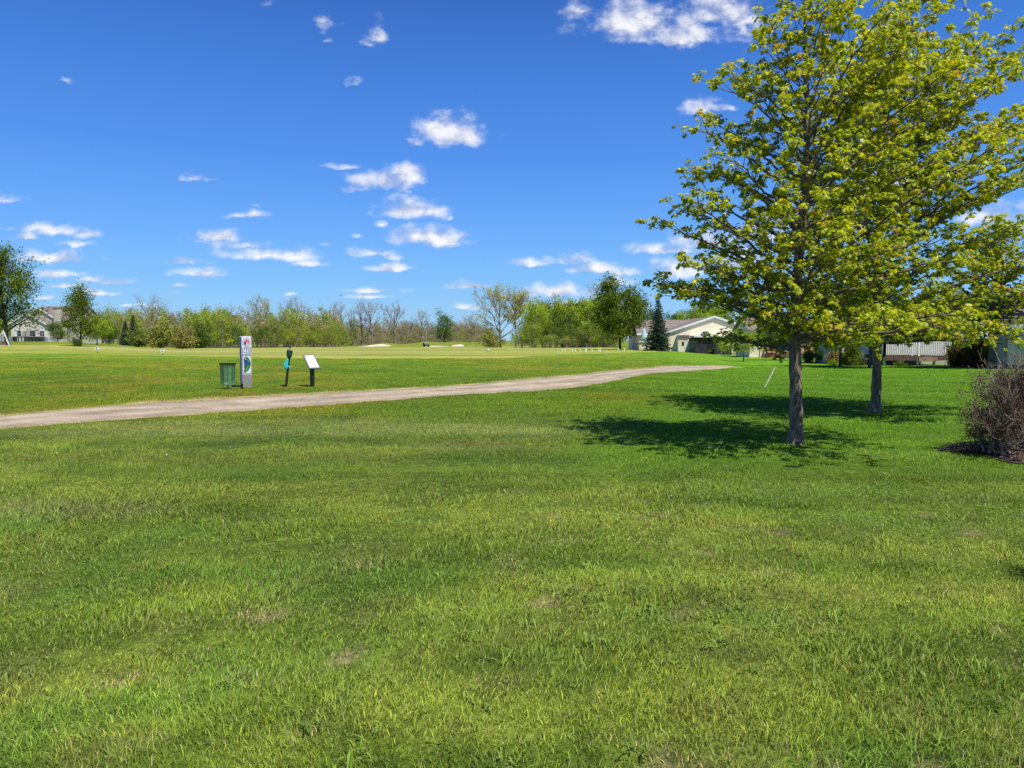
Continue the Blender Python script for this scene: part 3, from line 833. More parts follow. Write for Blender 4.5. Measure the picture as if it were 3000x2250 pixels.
def tree_thing(name, label, u, D, top_v, width_px, kind, seed, group=None, pal=None, base=None, fork=None, dens=None):
    X = (u - 1500) / F * D; zg = gz(X, D)
    Ht = EYE + (HOR - top_v) / F * D - zg
    W = width_px / F * D * (1.4 if kind == 'bare' else 1)
    rng = np.random.default_rng(seed)
    root = thing(name, label, 'tree', (X, D, zg - .05), 0, group)
    if kind == 'bare':
        sk, tips = branch_tree(rng, Ht, W, (fork or .22) * 1.15, 12, (4, 4, 3), up=.98, thick=1.1)
        sk.build('trunk', M['bare'] if seed % 3 else M['bare_red'], root)
        V, f, c = leaf_cloud(tips, dens or 1, Ht * .02, Ht * .011, pal or G_BUD, rng, 1)
        np_mesh('crown', V, [f], M['far_leaf'], root, col=c)
    elif kind == 'leafy':
        sk, tips = branch_tree(rng, Ht, W, fork or .16, 10, (4, 4, 2), up=.8)
        sk.build('trunk', M['dark_bark'], root)
        tips = np.concatenate([tips[rng.random(len(tips)) < .6], crown_fill(rng, Ht, W, Ht * (fork or .16) * .75, 330, .25)])
        V, f, c = leaf_cloud(tips, int((dens or 9) * 2.2), Ht * .05, Ht * .017, pal or G_SPRING, rng, .75)
        np_mesh('crown', V, [f], M['far_leaf'], root, col=c)
    elif kind == 'pear':                               # egg-shaped crown on steep limbs, foliage almost to the ground
        sk, tips = branch_tree(rng, Ht, W, fork or .10, 14, (5, 4, 2), up=1.12)
        sk.build('trunk', M['dark_bark'], root)
        tips = np.concatenate([tips[rng.random(len(tips)) < .6], crown_fill(rng, Ht, W * .95, Ht * .07, 420, .6)])
        V, f, c = leaf_cloud(tips, int((dens or 7) * 1.6), Ht * .034, Ht * .0135, pal or G_DARK, rng, 1)
        np_mesh('crown', V, [f], M['far_leaf'], root, col=c)
    return root

def spruce(name, label, u, D, top_v, width_px, seed, group=None, pal=None):
    X = (u - 1500) / F * D; zg = gz(X, D)
    Ht = EYE + (HOR - top_v) / F * D - zg; R = width_px / F * D / 2
    rng = np.random.default_rng(seed)
    root = thing(name, label, 'tree', (X, D, zg - .05), 0, group)
    sk = Sk(); sk.tube(np.array([[0, 0, 0], [0, 0, Ht * .5], [0, 0, Ht]]), [Ht * .02, Ht * .012, .01], 6)
    C = []
    nl = 22
    for i in range(nl):
        z = Ht * (.05 + .93 * (i / nl)); rr = R * (1 - i / nl) ** .85 + .05
        nb = max(4, int(11 * (1 - i / nl * .6)))
        for j in range(nb):
            a = j * 2 * PI / nb + i * .7 + rng.uniform(-.2, .2); L = rr * rng.uniform(.75, 1.12)
            p0 = np.array([0, 0, z]); p2 = np.array([math.cos(a) * L, math.sin(a) * L, z - L * .28]); p1 = (p0 + p2) / 2 + np.array([0, 0, -.05 * L - .03])
            Q = bez(p0, p1, p2 + np.array([0, 0, .06 * L]), 4); sk.tube(Q, np.linspace(.03, .008, 4), 3)
            for t in np.linspace(.25, 1, max(2, int(L / .16))):
                C.append(p0 * (1 - t) ** 2 + 2 * p1 * t * (1 - t) + p2 * t * t + rng.normal(0, .03, 3))
    sk.build('trunk', M['dark_bark'], root)
    V, f, c = leaf_cloud(np.array(C), 9, .10, .10, pal or [[.02, .045, .022], [.03, .06, .03], [.045, .075, .04]], rng, .5)
    np_mesh('crown', V, [f], M['needle'], root, col=c)
    return root

def shrub(name, label, u, D, top_v, width_px, pal, seed, group=None, dens=10, mat='far_leaf', twig='bare', cat='shrub', leaf=.03, base_z=None):
    X = (u - 1500) / F * D; zg = gz(X, D)
    Ht = EYE + (HOR - top_v) / F * D - zg; W = width_px / F * D
    rng = np.random.default_rng(seed)
    root = thing(name, label, cat, (X, D, zg - .03), 0, group)
    sk = Sk(); C = []
    ns = 26
    for i in range(ns):
        a = rng.uniform(0, 2 * PI); e = rng.uniform(.35, 1.45)
        d = np.array([math.cos(a) * math.cos(e) * W / 2 / Ht * 1.25, math.sin(a) * math.cos(e) * W / 2 / Ht * 1.25, math.sin(e)])
        L = Ht * rng.uniform(.75, 1.02); p2 = d * L
        Q = bez(np.zeros(3), d * L * .5 + rng.normal(0, .05 * Ht, 3), p2, 5); Q[:, 2] = np.maximum(Q[:, 2], 0)
        sk.tube(Q, np.linspace(Ht * .010, Ht * .003, 5), 3)
        for k in range(8):
            t = rng.uniform(.25, 1); b = Q[min(4, int(t * 4))] * 1.0
            g = b + unit(rng.normal(0, 1, 3) + np.array([0, 0, .5])) * Ht * rng.uniform(.08, .24); g[2] = max(g[2], .03)
            sk.tube(np.stack([b, (b + g) / 2, g]), np.array([.005, .004, .0025]) * Ht, 3); C.append(g); C.append((b + g) / 2)
    sk.build('stems', M[twig], root)
    V, f, c = leaf_cloud(np.array(C), dens, Ht * .06, Ht * leaf, pal, rng, .8)
    np_mesh('foliage', V, [f], M[mat], root, col=c)
    return root

# left edge
tree_thing('pear_tree', 'tall dense green pear tree at the left edge, in front of the tan house', 22, 108, 742, 200, 'pear', 101, dens=9)
tree_thing('pear_tree', 'narrow upright pear tree, loose leaved, right of the tan house chimney', 236, 86, 846, 100, 'pear', 102)
tree_thing('small_tree', 'small round bright green tree on a short trunk behind the leftmost C marker', 286, 100, 932, 82, 'leafy', 103, fork=.3, pal=G_SPRING, dens=10)
tree_thing('small_tree', 'smaller green tree just right of the round bright green one', 321, 108, 952, 55, 'leafy', 104, fork=.3, pal=G_MID, dens=9)
tree_thing('small_tree', 'low leafy green tree beside the stilted deck, right of the tan chimney foot', 172, 135, 948, 46, 'leafy', 151, pal=G_MID, dens=9, fork=.12)
spruce('spruce_tree', 'dark blue green spruce, shorter of the pair by the left bushes', 370, 150, 938, 34, 105)
spruce('spruce_tree', 'dark blue green spruce, taller of the pair by the left bushes', 393, 152, 920, 40, 106)
shrub('bush', 'broad olive green bush nearest the small green trees', 405, 112, 950, 85, G_MID + G_OLIVE, 107, dens=14)
shrub('bush', 'largest brownish olive bush behind the second C marker', 470, 112, 926, 120, G_OLIVE, 108, dens=12)
shrub('bush', 'rusty olive bush at the edge of the pond', 535, 114, 938, 95, G_OLIVE + G_RUST, 109, dens=11)
shrub('bush', 'dark green bush leaning over the pond water', 588, 150, 930, 62, G_MID, 110, dens=12)
tree_thing('bare_tree', 'pale leafless many stemmed tree rising behind the left bushes', 452, 190, 876, 110, 'bare', 111, fork=.08)
shrub('shrub', 'dark low shrub at the foot of the narrow pear tree', 228, 85, 984, 46, G_MID, 152, dens=12)
# far bare oaks, left to right
oaks = [(766, 300, 880, 84, 'broad domed oak in first leaf above the stone pillar and ball washer', G_YEL, 4),
        (856, 310, 879, 60, 'tall bare tree with a greenish top left of the tilted sign board', G_BUD, 2),
        (897, 318, 890, 58, 'rounded bare tree directly above the tilted sign board', G_BUD, 1),
        (681, 290, 897, 60, 'thin bare tree top rising from the olive wood left of the pillar', G_BUD, 1),
        (981, 330, 891, 46, 'first narrow bare oak right of the sign board', G_BUD, 1),
        (1008, 335, 893, 44, 'second narrow bare oak right of the sign board', G_BUD, 1),
        (1058, 325, 887, 62, 'tall spreading bare oak, twin trunked, above the largest bunker', G_BUD, 1),
        (1091, 322, 889, 54, 'tall bare oak touching the twin trunked one', G_BUD, 1),
        (1157, 318, 896, 86, 'broad russet tinged bare oak standing alone above the grassy mound', G_RUST, 2),
        (1030, 328, 916, 30, 'slim bare tree with a few green leaves between the tall oaks', G_SPRING, 2),
        (1236, 330, 911, 48, 'thin pale bare tree above the golf cart', G_BUD, 1),
        (1205, 340, 930, 34, 'small bare tree between the lone oak and the golf cart', G_BUD, 1)]
for k, (u, D, tv, w, lb, pal, dn) in enumerate(oaks):
    tree_thing('bare_oak', lb, u, D, tv, w, 'bare', 120 + k, 'bare trees along the far edge of the course', pal, fork=.2, dens=dn)
tree_thing('cedar_tree', 'dark ragged green tree leaning right behind the golf cart', 1303, 325, 911, 62, 'leafy', 140, pal=G_MID, dens=4, fork=.1)
tree_thing('bare_tree', 'round topped bare tree left of the big yellow green oak', 1384, 300, 920, 50, 'bare', 141)
tree_thing('oak_tree', 'largest yellow green oak in the middle distance, left one of two touching crowns', 1466, 205, 858, 135, 'bare', 142, pal=G_YEL, dens=9, fork=.16)
tree_thing('oak_tree', 'taller slim yellow green oak with a bare lower trunk, right one of two touching crowns', 1512, 198, 856, 74, 'bare', 143, pal=G_YEL, dens=8, fork=.32)
shrub('bush', 'bright olive bush under the big yellow green oak', 1440, 195, 960, 95, G_YEL + G_MID, 144, dens=9)
tree_thing('bare_tree', 'bare grey tree showing above the spring green wood', 1627, 250, 868, 62, 'bare', 145)
tree_thing('bare_tree', 'tall thin bare tree behind the dark green round maple', 1770, 235, 828, 95, 'bare', 146)
tree_thing('shade_tree', 'dense dark green round tree left of the spruce, beside the white posts', 1816, 96, 826, 138, 'leafy', 147, pal=G_DARK, dens=13, fork=.2)
spruce('spruce_tree', 'dark spruce standing against the left corner of the cream gabled house', 1926, 86, 872, 84, 148)

# woods that read as one mass
def wood(name, label, spec, seed):
    rng = np.random.default_rng(seed); VV = []; FF = []; n = 0; LV = []; LF = []; LC = []; m = 0
    for (u0, u1, D0, D1, t0, t1, w0, w1, cnt, pals, dens, bare) in spec:
        for k in range(cnt):
            u = rng.uniform(u0, u1); D = rng.uniform(D0, D1); tv = rng.uniform(t0, t1)
            X = (u - 1500) / F * D; zg = gz(X, D); Ht = EYE + (HOR - tv) / F * D - zg; W = rng.uniform(w0, w1) / F * D
            sk, tips = branch_tree(rng, Ht, W, rng.uniform(.04, .16), 8, (3, 3) if not bare else (4, 3), up=rng.uniform(.75, 1.1), seg=3)
            V = np.concatenate(sk.V) + np.array([X, D, zg]); VV.append(V); FF.append(np.concatenate(sk.F) + n); n += len(V)
            pal = pals[rng.integers(0, len(pals))]
            v, f, c = leaf_cloud(tips * np.array([1, 1, .97]) + np.array([X, D, zg]), dens * 3, Ht * .06, Ht * .019, pal, rng, .8)
            LV.append(v); LF.append(f + m); LC.append(c * rng.uniform(.8, 1.15)); m += len(v)
    o = np_mesh(name, np.concatenate(VV), [np.concatenate(FF)], M['bare'])
    tag(o, label, 'woods', kind='stuff')
    l = np_mesh('foliage', np.concatenate(LV), [np.concatenate(LF)], M['far_leaf'], o, col=np.concatenate(LC))
    return o

wood('woods', 'long olive and brown wood in early leaf behind the pond and fairway', [
    (-350, 260, 210, 300, 905, 950, 50, 90, 60, [G_SPRING, G_MID, G_OLIVE], 8, False),
    (240, 700, 215, 300, 905, 940, 34, 60, 110, [G_OLIVE, G_OLIVE, G_SPRING, G_SPRING, G_BUD], 5, False),
    (600, 1000, 240, 310, 905, 945, 30, 52, 110, [G_OLIVE, G_OLIVE, G_SPRING, G_BUD], 4, False),
    (620, 1010, 225, 245, 955, 985, 34, 60, 60, [G_MID, G_SPRING, G_OLIVE], 8, False)], 201)
wood('woods', 'low brown thicket behind the bunkers and the golf cart', [
    (920, 1460, 345, 400, 940, 968, 26, 46, 170, [G_RUST, G_BUD, G_OLIVE], 3, False),
    (900, 1010, 300, 330, 962, 985, 30, 50, 10, [G_MID, G_SPRING], 9, False),
    (1010, 1420, 330, 345, 975, 992, 20, 34, 80, [G_BUD, G_OLIVE], 4, False)], 202)
wood('woods', 'fresh spring green wood between the big oak and the dark round tree', [
    (1545, 1800, 165, 215, 885, 915, 60, 95, 60, [G_SPRING, G_SPRING, G_MID], 10, False),
    (1520, 1800, 150, 165, 950, 990, 50, 80, 50, [G_SPRING, G_OLIVE, G_MID], 10, False)], 203)
wood('woods', 'green trees behind the row of houses on the right', [
    (1860, 2300, 140, 190, 880, 930, 90, 150, 16, [G_SPRING, G_MID], 12, False),
    (2250, 3300, 118, 165, 840, 915, 110, 190, 20, [G_SPRING, G_SPRING, G_MID], 12, False),
    (1880, 2100, 140, 170, 905, 930, 90, 130, 8, [G_SPRING, G_MID], 13, False)], 204)
wood('woods', 'distant grey green woodland along the horizon', [
    (-1500, 4500, 520, 640, 955, 978, 40, 70, 260, [G_MID, G_OLIVE, G_BUD], 4, False)], 205)

# ------------------------------------------------------------------ shrub bed at the right
def build_bed():
    a = np.linspace(0, 2 * PI, 70); r = np.linspace(.02, 1, 22)
    w = 1 + .12 * np.sin(3 * a + 1) + .08 * np.sin(5 * a)
    X = BED[0] + BED[2] * r[:, None] * (w * np.cos(a))[None]; Y = BED[1] + BED[3] * r[:, None] * (w * np.sin(a))[None]
    x, y = X.ravel(), Y.ravel()
    z = H(x, y) + .012 + .07 * (1 - np.repeat(r, 70) ** 4) + .03 * (fbm(x * 14, y * 14, 71, 3) - .5)
    i = np.arange(21)[:, None] * 70 + np.arange(69)[None]
    f = np.stack([i, i + 1, i + 71, i + 70], -1).reshape(-1, 4)
    tag(np_mesh('mulch_bed', np.stack([x, y, z], 1), [f], M['mulch'], smooth=True), kind='structure')
    n = 2600; rr = np.sqrt(RNG.random(n)) * .97; aa = RNG.uniform(0, 2 * PI, n)
    ww = 1 + .12 * np.sin(3 * aa + 1) + .08 * np.sin(5 * aa)
    x = BED[0] + BED[2] * rr * ww * np.cos(aa); y = BED[1] + BED[3] * rr * ww * np.sin(aa)
    z = H(x, y) + .03 + .07 * (1 - rr ** 4) + RNG.uniform(0, .02, n)
    d = unit(RNG.normal(0, 1, (n, 3)) * np.array([1, 1, .3])); e = unit(np.cross(d, RNG.normal(0, 1, (n, 3)) * .4 + np.array([0, 0, 1])))
    c = np.stack([x, y, z], 1); L = RNG.uniform(.015, .05, (n, 1)); wd = RNG.uniform(.004, .011, (n, 1))
    V = np.stack([c - d * L - e * wd, c + d * L - e * wd, c + d * L + e * wd, c - d * L + e * wd], 1).reshape(-1, 3)
    o = np_mesh('wood_chips', V, [np.arange(n * 4).reshape(-1, 4)], M['chip'])
    tag(o, 'shredded brown wood chips strewn over the shrub bed', 'mulch', kind='stuff')
build_bed()

def barberry(name, label, x, y, Ht, W, seed, ns=70, bare_up=True):
    rng = np.random.default_rng(seed)
    root = thing(name, label, 'shrub', (x, y, gz(x, y) + .05))
    sk = Sk(); C = []
    for i in range(ns):
        a = rng.uniform(0, 2 * PI); e = rng.uniform(.25, 1.5)
        d = np.array([math.cos(a) * math.cos(e), math.sin(a) * math.cos(e), 0]) * W / 2 + np.array([0, 0, math.sin(e) * Ht])
        k = rng.uniform(.7, 1.02); p2 = d * k; p0 = np.array([rng.normal(0, .08), rng.normal(0, .08), 0])
        Q = bez(p0, p2 * .5 + np.array([0, 0, .12 * Ht]) + rng.normal(0, .06, 3), p2, 8); Q[1:] += rng.normal(0, .012, (7, 3)); Q[:, 2] = np.maximum(Q[:, 2], .02)
        sk.tube(Q, np.linspace(.015, .004, 8), 5)
        for j in range(13):
            t = rng.uniform(.3, 1); fi = t * 7; k0 = min(6, int(fi)); b = Q[k0] + (Q[k0 + 1] - Q[k0]) * (fi - k0)
            dd = unit(unit(Q[k0 + 1] - Q[k0]) * .8 + unit(rng.normal(0, 1, 3)) * .8 + np.array([0, 0, .35])); L = rng.uniform(.08, .32)
            g = b + dd * L; g[2] = max(g[2], .04)
            R = np.stack([b, b + dd * L * .5 + rng.normal(0, .015, 3), g]); sk.tube(R, [.0042, .0032, .0022], 3)
            for q in range(4):
                s = rng.uniform(.2, 1); h = b + (g - b) * s; d3 = unit(dd + unit(rng.normal(0, 1, 3)) * .9); l3 = rng.uniform(.03, .12)
                sk.tube(np.stack([h, h + d3 * l3 * .5 + rng.normal(0, .004, 3), h + d3 * l3]), [.0026, .002, .0015], 3)
                if h[2] < Ht * .74 or rng.random() < .12: C.append(h + d3 * l3 * .8)
            if b[2] < Ht * .7: C.append(g)
    sk.build('stems', M['shrub_twig'], root)
    V, f, c = leaf_cloud(np.array(C), 4, .02, .013, [[.065, .024, .02], [.085, .036, .026], [.045, .018, .016], [.13, .06, .04], [.055, .065, .02]], rng, 1)
    np_mesh('foliage', V, [f], M['shrub_leaf'], root, col=c)
    return root
barberry('barberry_shrub', 'twiggy purple brown barberry shrub with bare upper stems in the mulch bed', 7.15, 10.2, 1.42, 1.75, 301, 70)
barberry('barberry_shrub', 'second twiggy barberry cut off by the right edge of the picture', 8.1, 10.6, 1.55, 1.6, 302, 60)
barberry('barberry_shrub', 'small low barberry sprawling at the left tip of the mulch bed', 6.65, 9.95, .6, .8, 303, 22)

barberry('barberry_shrub', 'small twiggy shrub standing just past the right edge of the near lawn', 3.85, 4.5, .78, .85, 304, 40)

# ------------------------------------------------------------------ tee furniture by the track
YAW = math.radians(33)
def build_pillar():
    p = ground(722, 1134)
    root = thing('tee_pillar', 'pale stone tee pillar with a round crest, the number 7 and a map of the hole', 'pillar', p - Vector((0, 0, .02)), YAW)
    w, d, h = .305, .26, 1.66
    # tapered shaft with split-stone sides
    nz, m = 34, 10
    ring = []
    for s in np.linspace(-1, 1, m + 1)[:-1]: ring.append((s, -1))
    for s in np.linspace(-1, 1, m + 1)[:-1]: ring.append((1, s))
    for s in np.linspace(1, -1, m + 1)[:-1]: ring.append((s, 1))
    for s in np.linspace(1, -1, m + 1)[:-1]: ring.append((-1, s))
    V = []; rng = np.random.default_rng(5)
    for i in range(nz):
        z = h * i / (nz - 1)
        for (a, b) in ring:
            x, y = a * w / 2, b * d / 2
            rough = .0 if b == -1 and abs(a) < .99 else .011
            V.append((x + (rng.uniform(-1, .6) * rough if abs(a) > .98 else 0), y + (rng.uniform(-.6, 1) * rough if b > -.98 else 0), z + (rng.uniform(-.012, .004) if i == nz - 1 else 0)))
    k = len(ring); Fq = [[i * k + j, i * k + (j + 1) % k, (i + 1) * k + (j + 1) % k, (i + 1) * k + j] for i in range(nz - 1) for j in range(k)]
    V.append((0, 0, h + .004)); c = len(V) - 1
    Ft = [[(nz - 1) * k + j, (nz - 1) * k + (j + 1) % k, c] for j in range(k)]
    o = np_mesh('shaft', V, [np.array(Fq), np.array(Ft)], M['stone'], root)
    o.data.materials.append(M['stone_rough'])
    for pg in o.data.polygons:
        if abs(pg.normal.y + 1) > .35 and pg.normal.z < .8: pg.material_index = 1
    yf = -d / 2
    blue = solid('crest_blue', (.02, .07, .30), .5, .1, 9); red = solid('crest_red', (.62, .03, .05), .5, .1, 9); orange = solid('crest_orange', (.75, .14, .02), .5, .1, 9)
    sky = solid('crest_pale_blue', (.32, .48, .66), .5, .1, 9); lil = solid('panel_face', (.62, .64, .68), .5, .08, 9); line = solid('panel_line', (.06, .07, .14), .5, .1, 9)
    def disc(name, r, y, mat, cx=0, cz=1.46, a0=0, a1=2 * PI, parent=root, sz=1.08):
        n = 32; a = np.linspace(a0, a1, n)
        pts = [(cx + r * math.cos(t), cz + r * sz * math.sin(t)) for t in a]
        if a1 - a0 < 6: pts = pts + [(cx, cz)]
        else: pts = pts[:-1]
        return MB().prism(pts, y, yf).build(name, mat, parent)
    MB().box(-w / 2 + .004, w / 2 - .004, yf - .003, yf + .01, .425, 1.655).build('plaque', solid('pale_plaque', (.74, .72, .78), .6, .15, 14), root)
    yf -= .003
    crest = disc('crest', .128, yf - .004, line)
    disc('ring', .121, yf - .006, sky, parent=crest)
    disc('field', .098, yf - .008, lil, parent=crest)
    disc('red_half', .084, yf - .010, red, a0=-.5, a1=2.9, parent=crest)
    disc('blue_quarter', .084, yf - .0105, blue, a0=2.9, a1=4.55, parent=crest)
    disc('orange_mark', .034, yf - .0125, orange, cx=.02, cz=1.475, parent=crest)
    RX = Matrix.Rotation(PI / 2, 4, 'X')
    text_mesh('letter', 'C', .075, M['paper'], crest, Matrix.Translation((-.035, yf - .0135, 1.50)) @ RX)
    text_mesh('letter', 'C', .075, M['paper'], crest, Matrix.Translation((.03, yf - .0145, 1.43)) @ RX)
    card = MB().box(-.138, .138, yf - .004, yf, 1.055, 1.30).build('number_panel', line, root)
    MB().box(-.122, -.012, yf - .006, yf - .0035, 1.066, 1.29).build('face', lil, card)
    MB().box(.008, .122, yf - .006, yf - .0035, 1.066, 1.29).build('face', lil, card)
    for nm, tx, sz, x, z, bo in (('numeral', '7', .105, -.066, 1.237, .003), ('lettering', 'PAR', .048, -.066, 1.145, .001), ('numeral', '4', .05, -.066, 1.098, .001)):
        text_mesh(nm, tx, sz, M['ink'], card, Matrix.Translation((x, yf - .0075, z)) @ RX, bold=bo)
    for k, (tx, z) in enumerate((('377', 1.262), ('347', 1.21), ('324', 1.157), ('302', 1.104))):
        text_mesh('yardage', tx, .045, M['ink'], card, Matrix.Translation((.082, yf - .0075, z)) @ RX, bold=.001)
        MB().box(.016, .038, yf - .0075, yf - .0055, z - .012, z + .012).build('tee_mark', [M['ink'], blue, M['paper'], M['ink']][k], card)
    mp = MB().box(-.138, .138, yf - .004, yf, .45, 1.045).build('map_panel', line, root)
    MB().box(-.122, .122, yf - .006, yf - .0035, .466, 1.029).build('face', lil, mp)
    g1 = solid('map_dark_green', (.012, .10, .05), .5, .3, 30); g2 = solid('map_green', (.05, .34, .04), .5, .3, 30); bl = solid('map_blue', (.02, .06, .36), .5, .2, 30)
    MB().prism([(-.09, .99), (-.03, 1.005), (.05, .96), (.105, .86), (.115, .76), (.085, .64), (.03, .55), (-.06, .495), (-.10, .50), (-.085, .60), (-.09, .75), (-.10, .90)], yf - .0085, yf - .005).build('woodland', g1, mp)
    MB().prism([(-.075, .89), (-.03, .91), (.03, .80), (.01, .74), (-.06, .70), (-.08, .78)], yf - .0105, yf - .007).build('lake', bl, mp)
    MB().prism([(-.05, .53), (.02, .58), (.06, .68), (.055, .74), (.02, .72), (-.03, .66), (-.06, .58)], yf - .0107, yf - .007).build('green', g2, mp)
    MB().prism([(.0, .93), (.05, .91), (.09, .83), (.06, .82), (.02, .88)], yf - .0103, yf - .007).build('tee', g2, mp)
    MB().prism([(-.08, .975), (-.06, .98), (-.02, .915), (-.035, .905)], yf - .0101, yf - .007).build('cart_track', M['paper'], mp)
build_pillar()

def build_bin():
    p = ground(668, 1141)
    root = thing('litter_bin', 'green wire mesh litter basket on a short stand left of the stone pillar', 'bin', p)
    z0, z1 = .15, .80
    prof = [(.235 if t > .9 else .205 + .03 * (abs(t - .45) * 1.6) ** 2, z0 + (z1 - z0) * t) for t in np.linspace(0, 1, 14)]
    MB().lathe(prof, 36, sy=.8).build('basket', M['green_bin'], root, smooth=True)
    MB().lathe([(.232, z1 - .03), (.252, z1 - .03), (.252, z1 + .012), (.232, z1 + .012), (.232, z1 - .03)], 36, sy=.8).build('rim', M['black'], root)
    MB().lathe([(.0, z0 - .02), (.205, z0 - .02), (.215, z0 + .0), (.215, z0 + .03), (.20, z0 + .03), (.20, z0 + .006), (0, z0 + .006)], 36, sy=.8).build('tray', M['paper'], root)
    MB().tube([(0, 0, -.05), (0, 0, z0 - .018)], .018, 8).build('stand', M['black'], root)
    b = MB()
    for a in range(10):
        w = a * 2 * PI / 10; b.tube([(.215 * math.cos(w), .172 * math.sin(w), z0), (.24 * math.cos(w), .192 * math.sin(w), z1)], .006, 5)
    b.build('wire_ribs', M['dkgreen'], root)
    MB().box(.10, .42, .03, .07, .07, .125).box(.38, .44, .02, .10, -.03, .17).build('bracket', M['black'], root)
    return root
build_bin()

def build_washer():
    p = ground(838, 1134)
    root = thing('ball_washer', 'dark green golf ball washer on a leaning black post', 'ball washer', p)
    L = Matrix.Rotation(math.radians(7.0), 4, 'Y')
    def put(o): o.matrix_local = L; return o
    put(MB().box(-.033, .033, -.033, .033, -.1, .95).build('post', M['black'], root, bevel=.006))
    hd = MB(); hd.lathe([(0, .90), (.045, .90), (.055, .94), (.083, .99), (.092, 1.06), (.094, 1.17), (.075, 1.185), (0, 1.185)], 20, sy=.85)
    put(hd.build('housing', M['dkgreen'], root, smooth=False))
    put(MB().lathe([(0, 1.185), (.07, 1.185), (.062, 1.215), (.03, 1.225), (0, 1.225)], 20).build('cap', M['grey'], root))
    put(MB().lathe([(0, 1.22), (.012, 1.22), (.012, 1.25), (.026, 1.258), (.026, 1.28), (0, 1.29)], 12).build('plunger_knob', M['black'], root))
    put(MB().box(-.11, -.02, -.05, .05, -.02, .05).build('foot_spike', M['black'], root, bevel=.01))
    # towel
    t = thing('towel', 'bright cyan towel tied to the ball washer post', 'towel', p)
    n, m = 16, 14; V = []
    for i in range(n):
        f = i / (n - 1)
        for j in range(m):
            g = j / (m - 1) - .5
            w = .04 + .09 * min(1, f * 2.2) - .02 * f
            x = -.045 + g * w + .012 * math.sin(f * 7 + 1) ; y = -.055 + .022 * math.sin(g * 13 + f * 4) - .02 * math.sin(f * PI)
            V.append((x, y, .90 - .32 * f - .03 * abs(g) * f))
    Fq = [[i * m + j, i * m + j + 1, (i + 1) * m + j + 1, (i + 1) * m + j] for i in range(n - 1) for j in range(m - 1)]
    o = np_mesh('cloth', V, [np.array(Fq)], M['cyan'], t, smooth=True); o.matrix_local = L
    s = o.modifiers.new('thick', 'SOLIDIFY'); s.thickness = .008
    k = MB().tube([(-.05, -.045, .66), (-.01, -.06, .67), (.05, -.05, .655), (.06, -.03, .62), (.055, -.045, .56)], [.02, .018, .018, .022, .012], 8)
    k.build('knot', M['cyan'], t, smooth=True).matrix_local = L
    MB().tube([(-.045, -.03, .90), (-.02, -.005, .93)], .008, 6).build('cord', M['black'], t).matrix_local = L
build_washer()

def build_board():
    p = ground(915, 1134)
    root = thing('notice_board', 'slanted lectern sign with a white notice in a grey frame on a square black post', 'sign', p, math.radians(47))
    MB().box(-.055, .055, -.055, .055, -.1, .745).build('post', M['black'], root, bevel=.008)
    T = Matrix.Translation((0, .02, .80)) @ Matrix.Rotation(math.radians(50), 4, 'X')
    w, h = .212, .29
    fr = MB().box(-w, w, -h, h, -.012, .014, T).build('frame', M['frame'], root, bevel=.004)
    MB().box(-w + .032, w - .032, -h + .032, h - .032, .012, .0165, T).build('border', M['grey'], fr)
    nt_ = MB().box(-w + .05, w - .05, -h + .05, h - .05, .0155, .019, T).build('notice', M['paper'], root)
    for a, b, z in ((-.13, -.02, .21), (-.03, .13, .175), (-.13, -.06, .14), (-.05, .05, -.21), (-.10, .10, .06), (-.10, .08, .02), (-.10, .09, -.02)):
        MB().box(a, b, z - .009, z + .009, .0185, .0202, T).build('print_line', M['ink' if z > .1 else 'pale_ink'], nt_)
    # spreader plate between post and board
    MB().box(-.09, .09, -.12, .12, -.03, -.011, T).build('bracket', M['black'], root)
build_board()

# stake leaning in the lawn
pb = ground(2236, 1137); tp = at(2271, 1076, pb.y + .12)
MBs = MB().tube([Vector((0, 0, -.1)) - (tp - pb) * .1, tp - pb], .022, 8).build('stake', M['stake'])
MBs.location = pb; tag(MBs, 'thin pale stake leaning to the right in the open lawn', 'stake')

# white rope posts by the far tee
def post_mesh():
    return MB().lathe([(0, -.3), (.055, -.3), (.055, .93), (.04, .985), (.0, 1.0)], 10)
ws = [(642, 465, 'leftmost white post of the row in front of the green wood'), (703, 462, 'second white post from the left, standing close to the leftmost'), (855, 467, 'short white post left of the tall one with the leaning neighbour gap'), (917, 442, 'tallest white post in the left half of the row'),
      (1027, 470, 'lone white post midway along the row, leaning slightly'), (1135, 475, 'shorter white post touching a taller one in mid row'), (1158, 445, 'taller white post of the touching pair in mid row'), (1282, 468, 'lone greyish post right of the touching pair'),
      (1428, 480, 'shorter white post of the close pair left of the white letter marker'), (1458, 455, 'taller white post of the close pair left of the white letter marker'), (1855, 475, 'thick white post under the dark round tree, left of two'), (1980, 480, 'thick white post under the dark round tree, right of two')]
wp = None
for k, (px, py, lb) in enumerate(ws):
    u = 1560 + px / 7.373; D = 80 if k < 10 else 88
    X = (u - 1500) / F * D; zg = gz(X, D)
    top = EYE + (HOR - (960 + py / 7.373)) / F * D
    if wp is None: o = wp = post_mesh().build('white_post', M['white'], smooth=False)
    else: o = wp.copy(); COL.objects.link(o)
    o.location = (X, D, zg); o.scale = (1 if k < 10 else 1.3, 1 if k < 10 else 1.3, max(.3, top - zg))
    o.rotation_euler = (0, math.radians([0, 1, -1, 2, 4, 0, 1, -2, 0, 1, 0, 1][k]), 0)
    tag(o, lb, 'post', 'white posts along the far tee')

